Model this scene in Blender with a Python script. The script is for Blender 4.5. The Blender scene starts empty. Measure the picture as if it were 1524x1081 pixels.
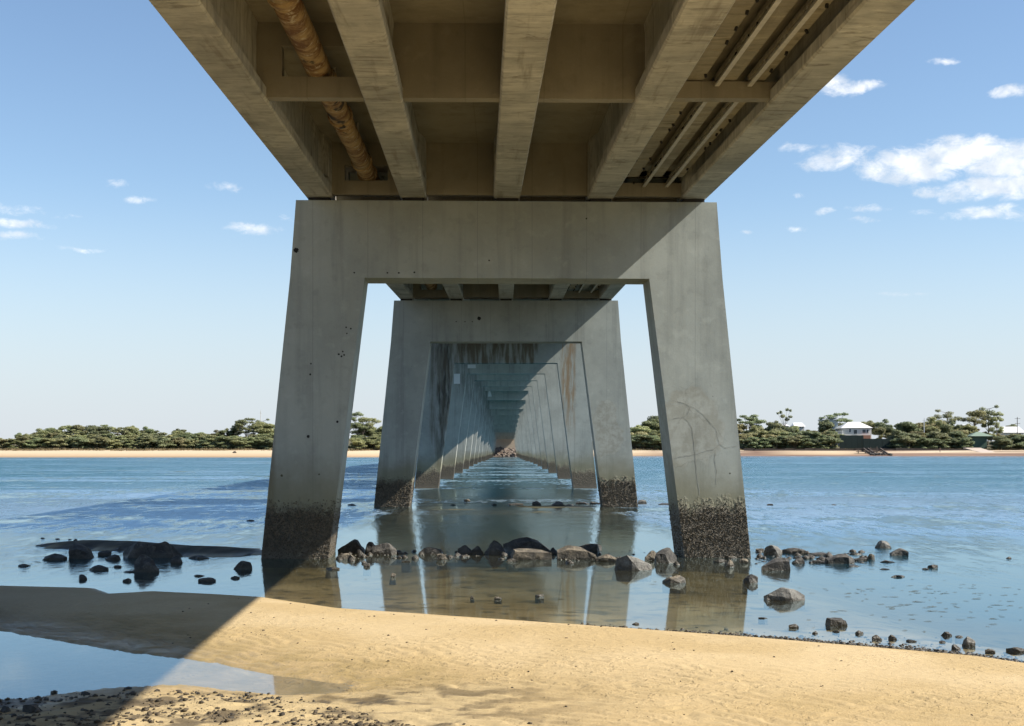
import bpy, bmesh, math, random
import numpy as np
from mathutils import Vector, Matrix, Quaternion

scene = bpy.context.scene
COL = scene.collection

# ------------------------------------------------------------------ camera
FPX, VX, VY, CZ = 2000.0, 752.0, 668.5, 2.437      # focal length and vanishing point in photo pixels, eye height
cam = bpy.data.cameras.new("camera"); cam_ob = bpy.data.objects.new("camera", cam); COL.objects.link(cam_ob)
cam.sensor_fit = 'HORIZONTAL'; cam.sensor_width = 36.0; cam.lens = 36.0 * FPX / 1524.0
cam.shift_x = (762.0 - VX) / 1524.0; cam.shift_y = (VY - 540.5) / 1524.0
cam.clip_start = 0.1; cam.clip_end = 5000.0
cam_ob.location = (0, 0, CZ); cam_ob.rotation_euler = (math.pi / 2, 0, 0)
scene.camera = cam_ob

# ------------------------------------------------------------------ light
SUN = Vector((1.0, -0.17, 0.896)).normalized()      # towards the sun
sun = bpy.data.lights.new("sun", 'SUN'); sun.energy = 5.0; sun.angle = math.radians(0.5); sun.color = (1.0, 0.93, 0.82)
sun_ob = bpy.data.objects.new("sun", sun); COL.objects.link(sun_ob)
sun_ob.rotation_euler = (-SUN).to_track_quat('-Z', 'Y').to_euler()

scene.render.engine = 'CYCLES'
scene.cycles.use_denoising = True
scene.cycles.use_adaptive_sampling = True; scene.cycles.adaptive_threshold = 0.025
scene.cycles.max_bounces = 8; scene.cycles.diffuse_bounces = 5; scene.cycles.glossy_bounces = 3
scene.cycles.transparent_max_bounces = 10; scene.cycles.transmission_bounces = 2
scene.cycles.caustics_reflective = False; scene.cycles.caustics_refractive = False
scene.view_settings.view_transform = 'Standard'; scene.view_settings.look = 'None'
scene.view_settings.gamma = 1.0; scene.view_settings.use_curve_mapping = False
scene.view_settings.exposure = 0.96


class NT:
    """tiny helper for building node trees"""
    def __init__(s, tree): s.t = tree
    def n(s, kind, **kw):
        nd = s.t.nodes.new(kind)
        for k, v in kw.items(): setattr(nd, k, v)
        return nd
    def put(s, sock, v):
        if v is None: return
        if isinstance(v, bpy.types.NodeSocket): s.t.links.new(v, sock)
        elif isinstance(v, (tuple, list)) and len(v) == 3 and sock.type == 'RGBA': sock.default_value = (*v, 1.0)
        else: sock.default_value = v
    def m(s, op, a, b=None, c=None, clamp=False):
        nd = s.n('ShaderNodeMath', operation=op, use_clamp=clamp)
        for i, v in enumerate((a, b, c)): s.put(nd.inputs[i], v)
        return nd.outputs[0]
    def vm(s, op, a, b=None):
        nd = s.n('ShaderNodeVectorMath', operation=op)
        s.put(nd.inputs[0], a); s.put(nd.inputs[1], b)
        return nd.outputs['Value'] if op in ('DOT_PRODUCT', 'LENGTH', 'DISTANCE') else nd.outputs[0]
    def mix(s, f, a, b, blend='MIX'):
        nd = s.n('ShaderNodeMix', data_type='RGBA', blend_type=blend)
        s.put(nd.inputs[0], f); s.put(nd.inputs[6], a); s.put(nd.inputs[7], b)
        return nd.outputs[2]
    def fmix(s, f, a, b):
        nd = s.n('ShaderNodeMix', data_type='FLOAT')
        s.put(nd.inputs[0], f); s.put(nd.inputs[2], a); s.put(nd.inputs[3], b)
        return nd.outputs[0]
    def ss(s, v, lo, hi, a=0.0, b=1.0):
        nd = s.n('ShaderNodeMapRange', interpolation_type='SMOOTHSTEP')
        for i, x in enumerate((v, lo, hi, a, b)): s.put(nd.inputs[i], x)
        return nd.outputs[0]
    def noise(s, vec, scale, detail=3.0, rough=0.55, dist=0.0):
        nd = s.n('ShaderNodeTexNoise')
        s.put(nd.inputs['Vector'], vec); s.put(nd.inputs['Scale'], scale); s.put(nd.inputs['Detail'], detail)
        s.put(nd.inputs['Roughness'], rough); s.put(nd.inputs['Distortion'], dist)
        return nd.outputs['Fac']
    def voro(s, vec, scale, feature='DISTANCE_TO_EDGE'):
        nd = s.n('ShaderNodeTexVoronoi', feature=feature)
        s.put(nd.inputs['Vector'], vec); s.put(nd.inputs['Scale'], scale)
        return nd.outputs[0]
    def scale(s, vec, xyz): return s.vm('MULTIPLY', vec, tuple(xyz))
    def sep(s, vec):
        nd = s.n('ShaderNodeSeparateXYZ'); s.put(nd.inputs[0], vec); return nd.outputs
    def comb(s, x, y, z):
        nd = s.n('ShaderNodeCombineXYZ')
        for i, v in enumerate((x, y, z)): s.put(nd.inputs[i], v)
        return nd.outputs[0]
    def bump(s, h, strength=1.0, dist=1.0, normal=None):
        nd = s.n('ShaderNodeBump'); s.put(nd.inputs['Strength'], strength); s.put(nd.inputs['Distance'], dist)
        s.put(nd.inputs['Height'], h); s.put(nd.inputs['Normal'], normal)
        return nd.outputs[0]


# ------------------------------------------------------------------ sky
world = bpy.data.worlds.new("World"); scene.world = world; world.use_nodes = True
w = NT(world.node_tree)
bg = world.node_tree.nodes['Background']
sky = w.n('ShaderNodeTexSky', sky_type='NISHITA', sun_disc=False)
sky.sun_elevation = math.asin(SUN.z); sky.sun_rotation = math.atan2(SUN.x, SUN.y)
sky.altitude = 0; sky.air_density = 1.0; sky.dust_density = 0.25; sky.ozone_density = 2.2
tc = w.n('ShaderNodeTexCoord')
dx, dy, dz = w.sep(tc.outputs['Generated'])
az = w.m('ARCTAN2', dx, dy); el = w.m('ARCSINE', dz)
ae = w.comb(az, el, 0.0)
warp = w.n('ShaderNodeTexNoise'); w.put(warp.inputs['Vector'], ae); warp.inputs['Scale'].default_value = 26; warp.inputs['Detail'].default_value = 4
aw = w.vm('ADD', ae, w.vm('MULTIPLY', w.vm('SUBTRACT', warp.outputs['Color'], (.5, .5, .5)), (0.028, 0.014, 0)))
CLOUDS = [(1360,244,84,26,1.2),(1440,228,104,24,1.25),(1500,240,74,28,1.25),(1488,276,84,22,1.2),(1452,287,55,12,.8),(1240,234,46,17,.9),(1285,228,30,8,.5),
          (1268,130,54,11,.95),(1240,122,24,9,.9),(1186,220,26,7,.6),(1382,282,28,11,.8),(1478,318,70,12,.8),(1290,311,38,7,.7),(1286,329,30,6,.65),
          (1402,90,26,5,.6),(1498,134,34,10,.9),(1180,343,20,5,.55),(1228,315,14,6,.5),(1112,346,14,4,.5),(1340,437,40,4,.4),
          (1196,290,14,5,.5),(1372,314,24,6,.5),
          (28,314,80,8,.6),(15,333,60,8,.7),(20,352,55,7,.75),(376,339,42,9,.85),(206,298,26,6,.5),(170,273,22,8,.5),(340,281,30,8,.5),
          (428,324,24,5,.5),(118,369,30,4,.4)]
dens = None
for (cx, cy, cw, ch, op) in CLOUDS:
    x, z = (cx - VX) / FPX, (VY - cy) / FPX
    ca, ce = math.atan(x), math.atan(z / math.sqrt(1 + x * x))
    q = w.vm('MULTIPLY', w.vm('SUBTRACT', aw, (ca, ce, 0)), (FPX / cw / 1.15, FPX / ch / 1.15, 0))
    v = w.m('MULTIPLY_ADD', w.vm('DOT_PRODUCT', q, q), -op, op)
    dens = v if dens is None else w.m('MAXIMUM', dens, v)
cn = w.noise(w.scale(ae, (1, 1.8, 1)), 62, 8, .68, .4)
cl = w.ss(w.m('ADD', dens, w.m('MULTIPLY_ADD', cn, 2.2, -1.2)), 0.02, 1.15)
cl = w.m('MULTIPLY', cl, w.ss(dens, -0.5, 0.45))
shade = w.ss(w.noise(w.vm('ADD', ae, (0, .006, 0)), 45, 4), .35, .7)
ccol = w.mix(shade, (5.2, 5.6, 6.1), (8.2, 8.1, 8.0))
# thin air near the horizon is paler than the clear-sky model gives
hz = w.ss(el, 0.20, 0.0)
skyc = w.mix(w.m('MULTIPLY', hz, 0.85), sky.outputs[0], (4.0, 4.45, 5.1))
hs = w.n('ShaderNodeHueSaturation'); hs.inputs['Saturation'].default_value = 1.02; w.put(hs.inputs['Color'], skyc)
w.put(bg.inputs['Color'], w.mix(w.m('MULTIPLY', cl, .88), hs.outputs[0], ccol))
bg.inputs['Strength'].default_value = 0.083
world.cycles.sampling_method = 'MANUAL'; world.cycles.sample_map_resolution = 512

# ------------------------------------------------------------------ helpers
def px(x, y, Y):
    """photo pixel at depth Y -> world point"""
    return Vector(((x - VX) * Y / FPX, Y, CZ + (VY - y) * Y / FPX))

def depth_of(y, z=0.0): return (CZ - z) * FPX / (y - VY)

def tag(o, label=None, cat=None, group=None, kind=None):
    if label: o['label'] = label
    if cat: o['category'] = cat
    if group: o['group'] = group
    if kind: o['kind'] = kind
    return o

def link(o, parent=None):
    COL.objects.link(o)
    if parent is not None: o.parent = parent
    return o

def empty(name, loc=(0, 0, 0), rz=0.0):
    o = bpy.data.objects.new(name, None); o.empty_display_size = 0.3
    o.location = loc; o.rotation_euler = (0, 0, rz)
    return link(o)

def mesh_from(name, V, F, mat=None, smooth=False):
    me = bpy.data.meshes.new(name)
    me.from_pydata([tuple(v) for v in V], [], [tuple(f) for f in F])
    if mat: me.materials.append(mat)
    if smooth: me.polygons.foreach_set('use_smooth', [True] * len(me.polygons))
    me.update()
    return me

def fast_mesh(name, V, Q, mat=None, smooth=False):
    """numpy arrays: V (n,3), Q (m,k) with k vertices a face"""
    V = np.asarray(V, dtype=np.float32); Q = np.asarray(Q, dtype=np.int32)
    me = bpy.data.meshes.new(name); k = Q.shape[1]
    me.vertices.add(len(V)); me.vertices.foreach_set('co', V.ravel())
    me.loops.add(Q.size); me.loops.foreach_set('vertex_index', Q.ravel())
    me.polygons.add(len(Q)); me.polygons.foreach_set('loop_start', np.arange(0, Q.size, k, dtype=np.int32))
    if smooth: me.polygons.foreach_set('use_smooth', np.ones(len(Q), dtype=bool))
    me.update(calc_edges=True)
    if mat: me.materials.append(mat)
    return me

class MB:
    """collects shapes into one mesh"""
    def __init__(s): s.V = []; s.F = []
    def add(s, V, F):
        b = len(s.V); s.V += [tuple(v) for v in V]; s.F += [tuple(i + b for i in f) for f in F]; return s
    def box(s, x0, x1, y0, y1, z0, z1):
        V = [(x, y, z) for z in (z0, z1) for y in (y0, y1) for x in (x0, x1)]
        return s.add(V, [(0, 2, 3, 1), (4, 5, 7, 6), (0, 1, 5, 4), (2, 6, 7, 3), (0, 4, 6, 2), (1, 3, 7, 5)])
    def hexa(s, bottom, top):
        """4 bottom and 4 top corners, counter-clockwise from above"""
        return s.add(list(bottom) + list(top), [(3, 2, 1, 0), (4, 5, 6, 7), (0, 1, 5, 4), (1, 2, 6, 5), (2, 3, 7, 6), (3, 0, 4, 7)])
    def tube(s, a, b, r0, r1=None, n=8, caps=True):
        a, b = Vector(a), Vector(b); r1 = r0 if r1 is None else r1
        d = (b - a).normalized(); u = d.orthogonal().normalized(); v = d.cross(u)
        V = []
        for p, r in ((a, r0), (b, r1)):
            for i in range(n):
                t = 2 * math.pi * i / n; V.append(p + u * (r * math.cos(t)) + v * (r * math.sin(t)))
        F = [(i, (i + 1) % n, n + (i + 1) % n, n + i) for i in range(n)]
        if caps: F += [tuple(range(n - 1, -1, -1)), tuple(range(n, 2 * n))]
        return s.add(V, F)
    def loft(s, sections):
        n = len(sections[0]); V = [p for sec in sections for p in sec]; F = []
        for k in range(len(sections) - 1):
            for i in range(n):
                j = (i + 1) % n
                F.append((k * n + i, k * n + j, (k + 1) * n + j, (k + 1) * n + i))
        F.append(tuple(range(n - 1, -1, -1))); F.append(tuple(range((len(sections) - 1) * n, len(sections) * n)))
        return s.add(V, F)
    def mesh(s, name, mat=None, smooth=False, bevel=0.0, fix=True):
        me = mesh_from(name, s.V, s.F, mat, smooth)
        if fix or bevel:
            bm = bmesh.new(); bm.from_mesh(me)
            bmesh.ops.recalc_face_normals(bm, faces=bm.faces)
            if bevel:
                bmesh.ops.bevel(bm, geom=[e for e in bm.edges if len(e.link_faces) == 2 and e.calc_face_angle(0) > .5], offset=bevel, segments=1, affect='EDGES', profile=.5)
            bm.to_mesh(me); bm.free()
        return me
    def ob(s, name, mat=None, parent=None, smooth=False, bevel=0.0):
        return link(bpy.data.objects.new(name, s.mesh(name, mat, smooth, bevel)), parent)

def inst(name, me, parent=None, loc=None, rot=None, sc=None):
    o = bpy.data.objects.new(name, me)
    if loc is not None: o.location = loc
    if rot is not None: o.rotation_euler = rot
    if sc is not None: o.scale = sc
    return link(o, parent)

# value noise on arrays, for the terrain
def _h(ix, iy, seed):
    n = (ix.astype(np.int64) * 374761393 + iy.astype(np.int64) * 668265263 + seed * 1442695041) & 0xffffffff
    n = ((n ^ (n >> 13)) * 1274126177) & 0xffffffff
    return ((n ^ (n >> 16)) & 0xffff) / 65535.0
def vnoise(x, y, seed=0):
    ix, iy = np.floor(x), np.floor(y); fx, fy = x - ix, y - iy
    fx = fx * fx * (3 - 2 * fx); fy = fy * fy * (3 - 2 * fy)
    a = _h(ix, iy, seed); b = _h(ix + 1, iy, seed); c = _h(ix, iy + 1, seed); d = _h(ix + 1, iy + 1, seed)
    return (a * (1 - fx) + b * fx) * (1 - fy) + (c * (1 - fx) + d * fx) * fy
def fbm(x, y, seed=0, octv=3):
    s = 0; a = .5
    for k in range(octv):
        s = s + a * vnoise(x, y, seed + k * 17); x = x * 2.03; y = y * 2.03; a *= .5
    return s / (1 - .5 ** octv)
def sst(v, lo, hi):
    t = np.clip((v - lo) / (hi - lo), 0, 1); return t * t * (3 - 2 * t)

# ------------------------------------------------------------------ materials
def new_mat(name):
    m = bpy.data.materials.new(name); m.use_nodes = True
    t = NT(m.node_tree); b = m.node_tree.nodes['Principled BSDF']
    geo = t.n('ShaderNodeNewGeometry')
    return m, t, b, geo.outputs['Position']

def plain(name, col, rough=.7, var=.25, scale=4.0, metal=0.0):
    m, t, b, P = new_mat(name)
    f = t.noise(P, scale, 4)
    c = t.mix(f, tuple(x * (1 - var) for x in col), tuple(min(1, x * (1 + var)) for x in col))
    t.put(b.inputs['Base Color'], c); b.inputs['Roughness'].default_value = rough; b.inputs['Metallic'].default_value = metal
    t.put(b.inputs['Normal'], t.bump(t.noise(P, scale * 8, 3), .3, .01))
    return m

def concrete(name, c0, c1, tide=False, holes=(), streaks=(), patch=None, along=False, depth=None):
    m, t, b, P = new_mat(name)
    X, Y, Z = t.sep(P)
    big = t.noise(P, .55, 5, .6)
    mid = t.noise(P, 3.1, 4, .6)
    vs = t.noise(t.scale(P, (2.6, 2.6, .16)), 1.0, 4, .6)
    fine = t.noise(P, 42, 3, .6)
    col = t.mix(t.ss(big, .3, .72), c0, c1)
    col = t.mix(t.m('MULTIPLY', t.ss(vs, .48, .72), .46), col, tuple(x * .62 for x in c0))
    col = t.mix(t.m('MULTIPLY', t.ss(mid, .56, .72), .22), col, tuple(x * 1.32 for x in c1))
    col = t.mix(t.m('MULTIPLY', t.ss(mid, .45, .3), .25), col, tuple(x * .66 for x in c0))
    col = t.mix(.22, col, t.mix(fine, (.35, .35, .35), (1, 1, 1)), 'MULTIPLY')
    # shutter-board marks
    bl = t.m('ABSOLUTE', t.m('SUBTRACT', t.m('FRACT', t.m('MULTIPLY', t.m('ADD', X, t.m('MULTIPLY', mid, .02)), .82)), .5))
    if along:
        # beams cast in a steel form: cross-wise pour marks and blow-outs
        pour = t.noise(t.scale(P, (.9, 6.0, .9)), 1.0, 4, .65, .6)
        col = t.mix(t.m('MULTIPLY', t.ss(pour, .5, .68), .42), col, tuple(x * .55 for x in c0))
        col = t.mix(t.m('MULTIPLY', t.ss(pour, .42, .3), .35), col, tuple(min(1, x * 1.35) for x in c1))
        streak = t.noise(t.scale(P, (.3, 5.5, .5)), 1.0, 3, .5)
        wavy = t.noise(t.scale(P, (1.4, 3.6, 1.4)), 1.0, 5, .7, 1.2)
        col = t.mix(t.m('MULTIPLY', t.ss(wavy, .52, .68), .55), col, (.13, .108, .07))
        lng = t.noise(t.scale(P, (5.0, .35, 5.0)), 1.0, 4, .6)
        col = t.mix(t.m('MULTIPLY', t.ss(lng, .55, .72), .5), col, (.16, .13, .085))
        h = t.m('ADD', t.m('MULTIPLY', pour, .012), t.m('MULTIPLY', fine, .002))
    else:
        col = t.mix(t.m('MULTIPLY', t.ss(bl, .012, .0), .5), col, tuple(x * .6 for x in c0))
        h = t.m('ADD', t.m('MULTIPLY', mid, .008), t.m('MULTIPLY', fine, .002))
    spots = t.voro(P, 1.1, 'F1')
    col = t.mix(t.m('MULTIPLY', t.ss(t.m('ADD', spots, t.m('MULTIPLY', mid, .06)), .056, .042), .7), col, (.05, .046, .04))
    for (sx0, sx1, z0, z1, sc, amt, ph) in streaks:
        nx = t.noise(t.comb(X, ph, t.m('MULTIPLY', Z, .12)), 4.5, 4, .6)
        k = t.m('MULTIPLY', t.ss(X, sx0 - .12, sx0 + .1), t.ss(X, sx1 + .12, sx1 - .1))
        k = t.m('MULTIPLY', k, t.ss(t.m('ADD', Z, t.m('MULTIPLY', nx, 2.4)), z0 + .4, z1 + 1.0))
        k = t.m('MULTIPLY', k, t.ss(nx, .36, .6))
        col = t.mix(t.m('MULTIPLY', k, amt), col, sc)
    if patch:
        x0, z0, rx, rz = patch
        q = t.m('ADD', t.m('POWER', t.m('DIVIDE', t.m('SUBTRACT', X, x0), rx), 2.0), t.m('POWER', t.m('DIVIDE', t.m('SUBTRACT', Z, z0), rz), 2.0))
        q = t.m('ADD', q, t.m('MULTIPLY', t.m('SUBTRACT', t.noise(P, 1.3, 4), .5), 2.6))
        k = t.ss(q, 1.0, .82)
        blot = t.noise(P, 3.6, 5, .65)
        col = t.mix(t.m('MULTIPLY', k, .5), col, t.mix(t.ss(blot, .38, .64), (.27, .262, .21), (.43, .445, .40)))
        edge = t.m('MULTIPLY', t.ss(t.m('ABSOLUTE', t.m('SUBTRACT', q, .95)), .06, .0), t.ss(blot, .42, .6, 0.0, .12))
        crack = t.voro(t.vm('ADD', t.scale(P, (1, 0, .8)), t.comb(t.m('MULTIPLY', blot, .35), 0.0, t.m('MULTIPLY', mid, .3))), .95)
        edge = t.m('MAXIMUM', edge, t.m('MULTIPLY', t.m('MULTIPLY', t.ss(crack, .012, .002), t.ss(q, 1.5, 1.1)), t.ss(mid, .35, .6, .03, .25)))
        col = t.mix(edge, col, (.09, .085, .07))
    for (hx, hz_, r) in holes:
        d = t.vm('LENGTH', t.comb(t.m('SUBTRACT', X, hx), 0.0, t.m('SUBTRACT', Z, hz_)))
        d = t.m('ADD', d, t.m('MULTIPLY', t.m('SUBTRACT', fine, .5), r * .9))
        col = t.mix(t.ss(d, r, r * .8), col, (.012, .011, .01))
    rough = .85
    if tide:
        ragged = t.m('ADD', t.m('MULTIPLY', t.noise(t.scale(P, (2.6, 2.6, .8)), 1.0, 5, .65), 1.0), t.m('MULTIPLY', t.noise(P, 13, 3), .42))
        zz = t.m('ADD', Z, t.m('MULTIPLY', t.m('SUBTRACT', ragged, .71), -.95))
        alg = t.m('MULTIPLY', t.ss(t.m('ADD', Z, t.m('MULTIPLY', t.m('SUBTRACT', big, .5), 1.1)), 2.45, 1.15), .72)
        col = t.mix(alg, col, t.mix(vs, (.21, .18, .085), (.15, .145, .075)))
        mus = t.ss(zz, 1.32, .86)
        mcol = t.mix(t.ss(t.noise(P, 16, 4, .7), .4, .62), (.038, .032, .022), (.115, .092, .058))
        mcol = t.mix(t.ss(t.m('ADD', Z, t.m('MULTIPLY', mid, .4)), .55, .15), mcol, t.mix(fine, (.07, .06, .044), (.16, .14, .10)))
        col = t.mix(mus, col, mcol)
        h = t.m('ADD', h, t.m('MULTIPLY', t.m('MULTIPLY', t.noise(P, 17, 4, .7), mus), .12))
        t.put(b.inputs['Roughness'], t.fmix(mus, .85, .55))
    else:
        b.inputs['Roughness'].default_value = rough
    t.put(b.inputs['Base Color'], col)
    t.put(b.inputs['Normal'], t.bump(h, .55, 1.0))
    return m

CG0, CG1 = (.33, .36, .335), (.43, .465, .43)
HOLES1 = [(px(442, 374, 30).x, px(442, 374, 30).z, .062)] + [(px(a, b, 30).x, px(a, b, 30).z, r) for a, b, r in
          ((528, 407, .02), (577, 407, .022), (594, 407, .022), (617, 406, .022), (516, 488, .02), (523, 490, .02), (517, 497, .018), (505, 528, .025), (511, 524, .02), (509, 531, .022), (513, 529, .022), (464, 542, .02), (463, 558, .025),
           (503, 628, .03), (460, 650, .035), (421, 708, .032), (476, 706, .02), (728, 388, .02), (873, 325, .02), (1088, 705, .02))]
M_PIER1 = concrete("pier_concrete_near", CG0, CG1, True, HOLES1, patch=(px(1022, 640, 30).x, px(1022, 640, 30).z, .78, .95),
                   streaks=[(px(395, 0, 30).x, px(408, 0, 30).x, .6, 1.9, (.07, .035, .015), .8, 3.0)])
Y2 = 56.4
M_PIER2 = concrete("pier_concrete_second", CG0, CG1, True, [(px(713, 474, Y2).x, px(713, 474, Y2).z, .085)] + [(px(a, 479, Y2).x, px(a, 479, Y2).z, .025) for a in (679, 692, 703)],
                   patch=(px(905, 640, Y2).x, px(905, 640, Y2).z, .62, 1.15))
Y3 = 82.8
M_PIER3 = concrete("pier_concrete_stained", CG0, CG1, True,
                   streaks=[(px(650, 0, Y3).x, px(672, 0, Y3).x, 1.5, 4.0, (.02, .018, .016), .92, 1.0), (px(640, 0, Y3).x, px(700, 0, Y3).x, .5, 4.5, (.12, .105, .075), .7, 11.0), (px(676, 0, Y3).x, px(800, 0, Y3).x, 5.2, 7.6, (.10, .065, .025), .8, 5.0),
                            (px(836, 0, Y3).x, px(856, 0, Y3).x, 3.0, 6.5, (.24, .14, .05), .75, 8.0)])
M_PIER = concrete("pier_concrete_far", (.36, .37, .335), (.46, .475, .43), True, streaks=[(-4.0, -2.8, 6.5, 9.0, (.07, .065, .055), .45, 2.0)])
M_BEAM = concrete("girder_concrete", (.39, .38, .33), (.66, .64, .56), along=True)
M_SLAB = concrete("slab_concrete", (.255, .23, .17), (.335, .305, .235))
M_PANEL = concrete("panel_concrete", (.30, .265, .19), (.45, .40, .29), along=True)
M_STEEL = plain("galvanised_rail", (.52, .49, .42), .6, .35, 6)
M_DARK = plain("dark_rubber", (.025, .023, .02), .8)
M_WHITE = plain("white_paint", (.74, .74, .72), .5, .08, 2)

def pipe_material():
    m, t, b, P = new_mat("rusty_pipe")
    wr = t.noise(t.scale(P, (2.2, 2.6, 2.2)), 1.0, 5, .68, .5)
    f = t.noise(P, 7, 5, .7)
    c = t.mix(t.ss(wr, .4, .62), (.46, .32, .15), (.17, .08, .03))
    c = t.mix(t.ss(f, .54, .66), c, (.55, .47, .32))
    c = t.mix(t.ss(t.noise(t.scale(P, (2, 1.1, 2)), 1.0, 4), .6, .66), c, (.04, .03, .02))
    t.put(b.inputs['Base Color'], c); b.inputs['Roughness'].default_value = .75
    t.put(b.inputs['Normal'], t.bump(t.m('ADD', t.m('MULTIPLY', wr, .006), t.m('MULTIPLY', f, .008)), .5, 1.0))
    return m
M_PIPE = pipe_material()

def rock_material(name, dark, light):
    m, t, b, P = new_mat(name)
    oi = t.n('ShaderNodeObjectInfo')
    off = t.vm('ADD', P, t.comb(t.m('MULTIPLY', oi.outputs['Random'], 37.0), 0.0, 0.0))
    f = t.noise(off, 5, 6, .65); g = t.noise(off, 30, 4, .6)
    c = t.mix(t.ss(f, .35, .68), dark, light)
    c = t.mix(.45, c, t.mix(g, (.25, .25, .25), (1.2, 1.2, 1.2)), 'MULTIPLY')
    c = t.mix(t.m('MULTIPLY', t.ss(g, .6, .72), .35), c, (.30, .28, .23))
    Z = t.sep(P)[2]
    wet = t.ss(t.m('ADD', Z, t.m('MULTIPLY', t.m('ADD', f, g), .13)), .24, .12)
    c = t.mix(wet, c, t.mix(g, (.018, .015, .009), (.05, .04, .022)))
    t.put(b.inputs['Base Color'], c); t.put(b.inputs['Roughness'], t.fmix(wet, .8, .35))
    t.put(b.inputs['Normal'], t.bump(t.m('ADD', t.m('MULTIPLY', f, .07), t.m('MULTIPLY', g, .02)), .8, 1.0))
    return m
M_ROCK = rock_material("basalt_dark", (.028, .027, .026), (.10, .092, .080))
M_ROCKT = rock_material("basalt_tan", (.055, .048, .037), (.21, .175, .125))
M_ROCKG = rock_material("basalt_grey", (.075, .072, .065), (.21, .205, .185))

def leaf_material(name, a, bcol, dry=None):
    m, t, b, P = new_mat(name)
    oi = t.n('ShaderNodeObjectInfo')
    f = t.noise(P, .9, 4, .6); g = t.noise(P, 6, 2)
    c = t.mix(t.ss(t.m('ADD', t.m('MULTIPLY', f, .7), t.m('MULTIPLY', g, .3)), .35, .65), a, bcol)
    hv = t.n('ShaderNodeHueSaturation'); t.put(hv.inputs['Color'], c)
    t.put(hv.inputs['Hue'], t.m('MULTIPLY_ADD', oi.outputs['Random'], .06, .465))
    t.put(hv.inputs['Value'], t.m('MULTIPLY_ADD', t.m('FRACT', t.m('MULTIPLY', oi.outputs['Random'], 7.3)), .5, .75))
    t.put(b.inputs['Base Color'], hv.outputs[0]); b.inputs['Roughness'].default_value = .6
    tr = t.n('ShaderNodeBsdfTranslucent'); t.put(tr.inputs[0], hv.outputs[0])
    mx = t.n('ShaderNodeMixShader'); mx.inputs[0].default_value = .48
    t.t.links.new(b.outputs[0], mx.inputs[1]); t.t.links.new(tr.outputs[0], mx.inputs[2])
    t.t.links.new(mx.outputs[0], t.t.nodes['Material Output'].inputs['Surface'])
    return m
M_LEAF = leaf_material("coastal_leaves", (.175, .205, .092), (.33, .35, .18))
M_LEAFD = leaf_material("dark_leaves", (.125, .152, .08), (.28, .305, .162))
M_LEAFY = leaf_material("olive_leaves", (.22, .23, .10), (.38, .375, .185))
M_BARK = plain("bark", (.13, .105, .08), .9, .35, 3)
M_GRASS = leaf_material("dune_grass", (.26, .22, .10), (.34, .30, .15))

# ------------------------------------------------------------------ ground (one sheet, reaches past the far land)
SHORE = np.array([[-60, 27.5], [-20, 24.8], [px(0, 872, 1).x * 23.9, 23.9], [-7.2, 23.5], [-6.6, 22.5], [-5.9, 22.95], [-4.8, 22.5], [-4.0, 22.1], [-2.6, 20.6], [-1.3, 19.9], [.9, 18.7], [3.05, 17.5], [5.4, 15.9], [5.9, 15.2], [9, 13.9], [20, 11], [60, 4]])
POOL = np.array([[-14, 20.6], [-9.5, 19.3], [-6.8, 18.1], [-4.45, 16.1], [-3.49, 15.5], [-2.45, 14.5], [-1.55, 13.9], [-1.6, 13.35], [-2.27, 13.25], [-3.4, 13.85], [-4.08, 13.6], [-4.85, 12.95], [-7.0, 12.7], [-10, 13.2], [-14, 14]])

def poly_sdf(x, y, P):
    d = np.full(x.shape, 1e9); inside = np.zeros(x.shape, bool); n = len(P)
    for i in range(n):
        a, b = P[i], P[(i + 1) % n]; e = b - a
        wx, wy = x - a[0], y - a[1]
        t = np.clip((wx * e[0] + wy * e[1]) / (e @ e), 0, 1)
        d = np.minimum(d, (wx - e[0] * t) ** 2 + (wy - e[1] * t) ** 2)
        if e[1] != 0:
            c = ((a[1] <= y) != (b[1] <= y)) & (x < a[0] + e[0] * (y - a[1]) / e[1]); inside ^= c
    return np.sqrt(d) * np.where(inside, -1, 1)

def far_shore(x): return 390 + 72 * sst(x, -58, 58) + 3 * (vnoise(x / 17, x * 0, 5) - .5)

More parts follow.
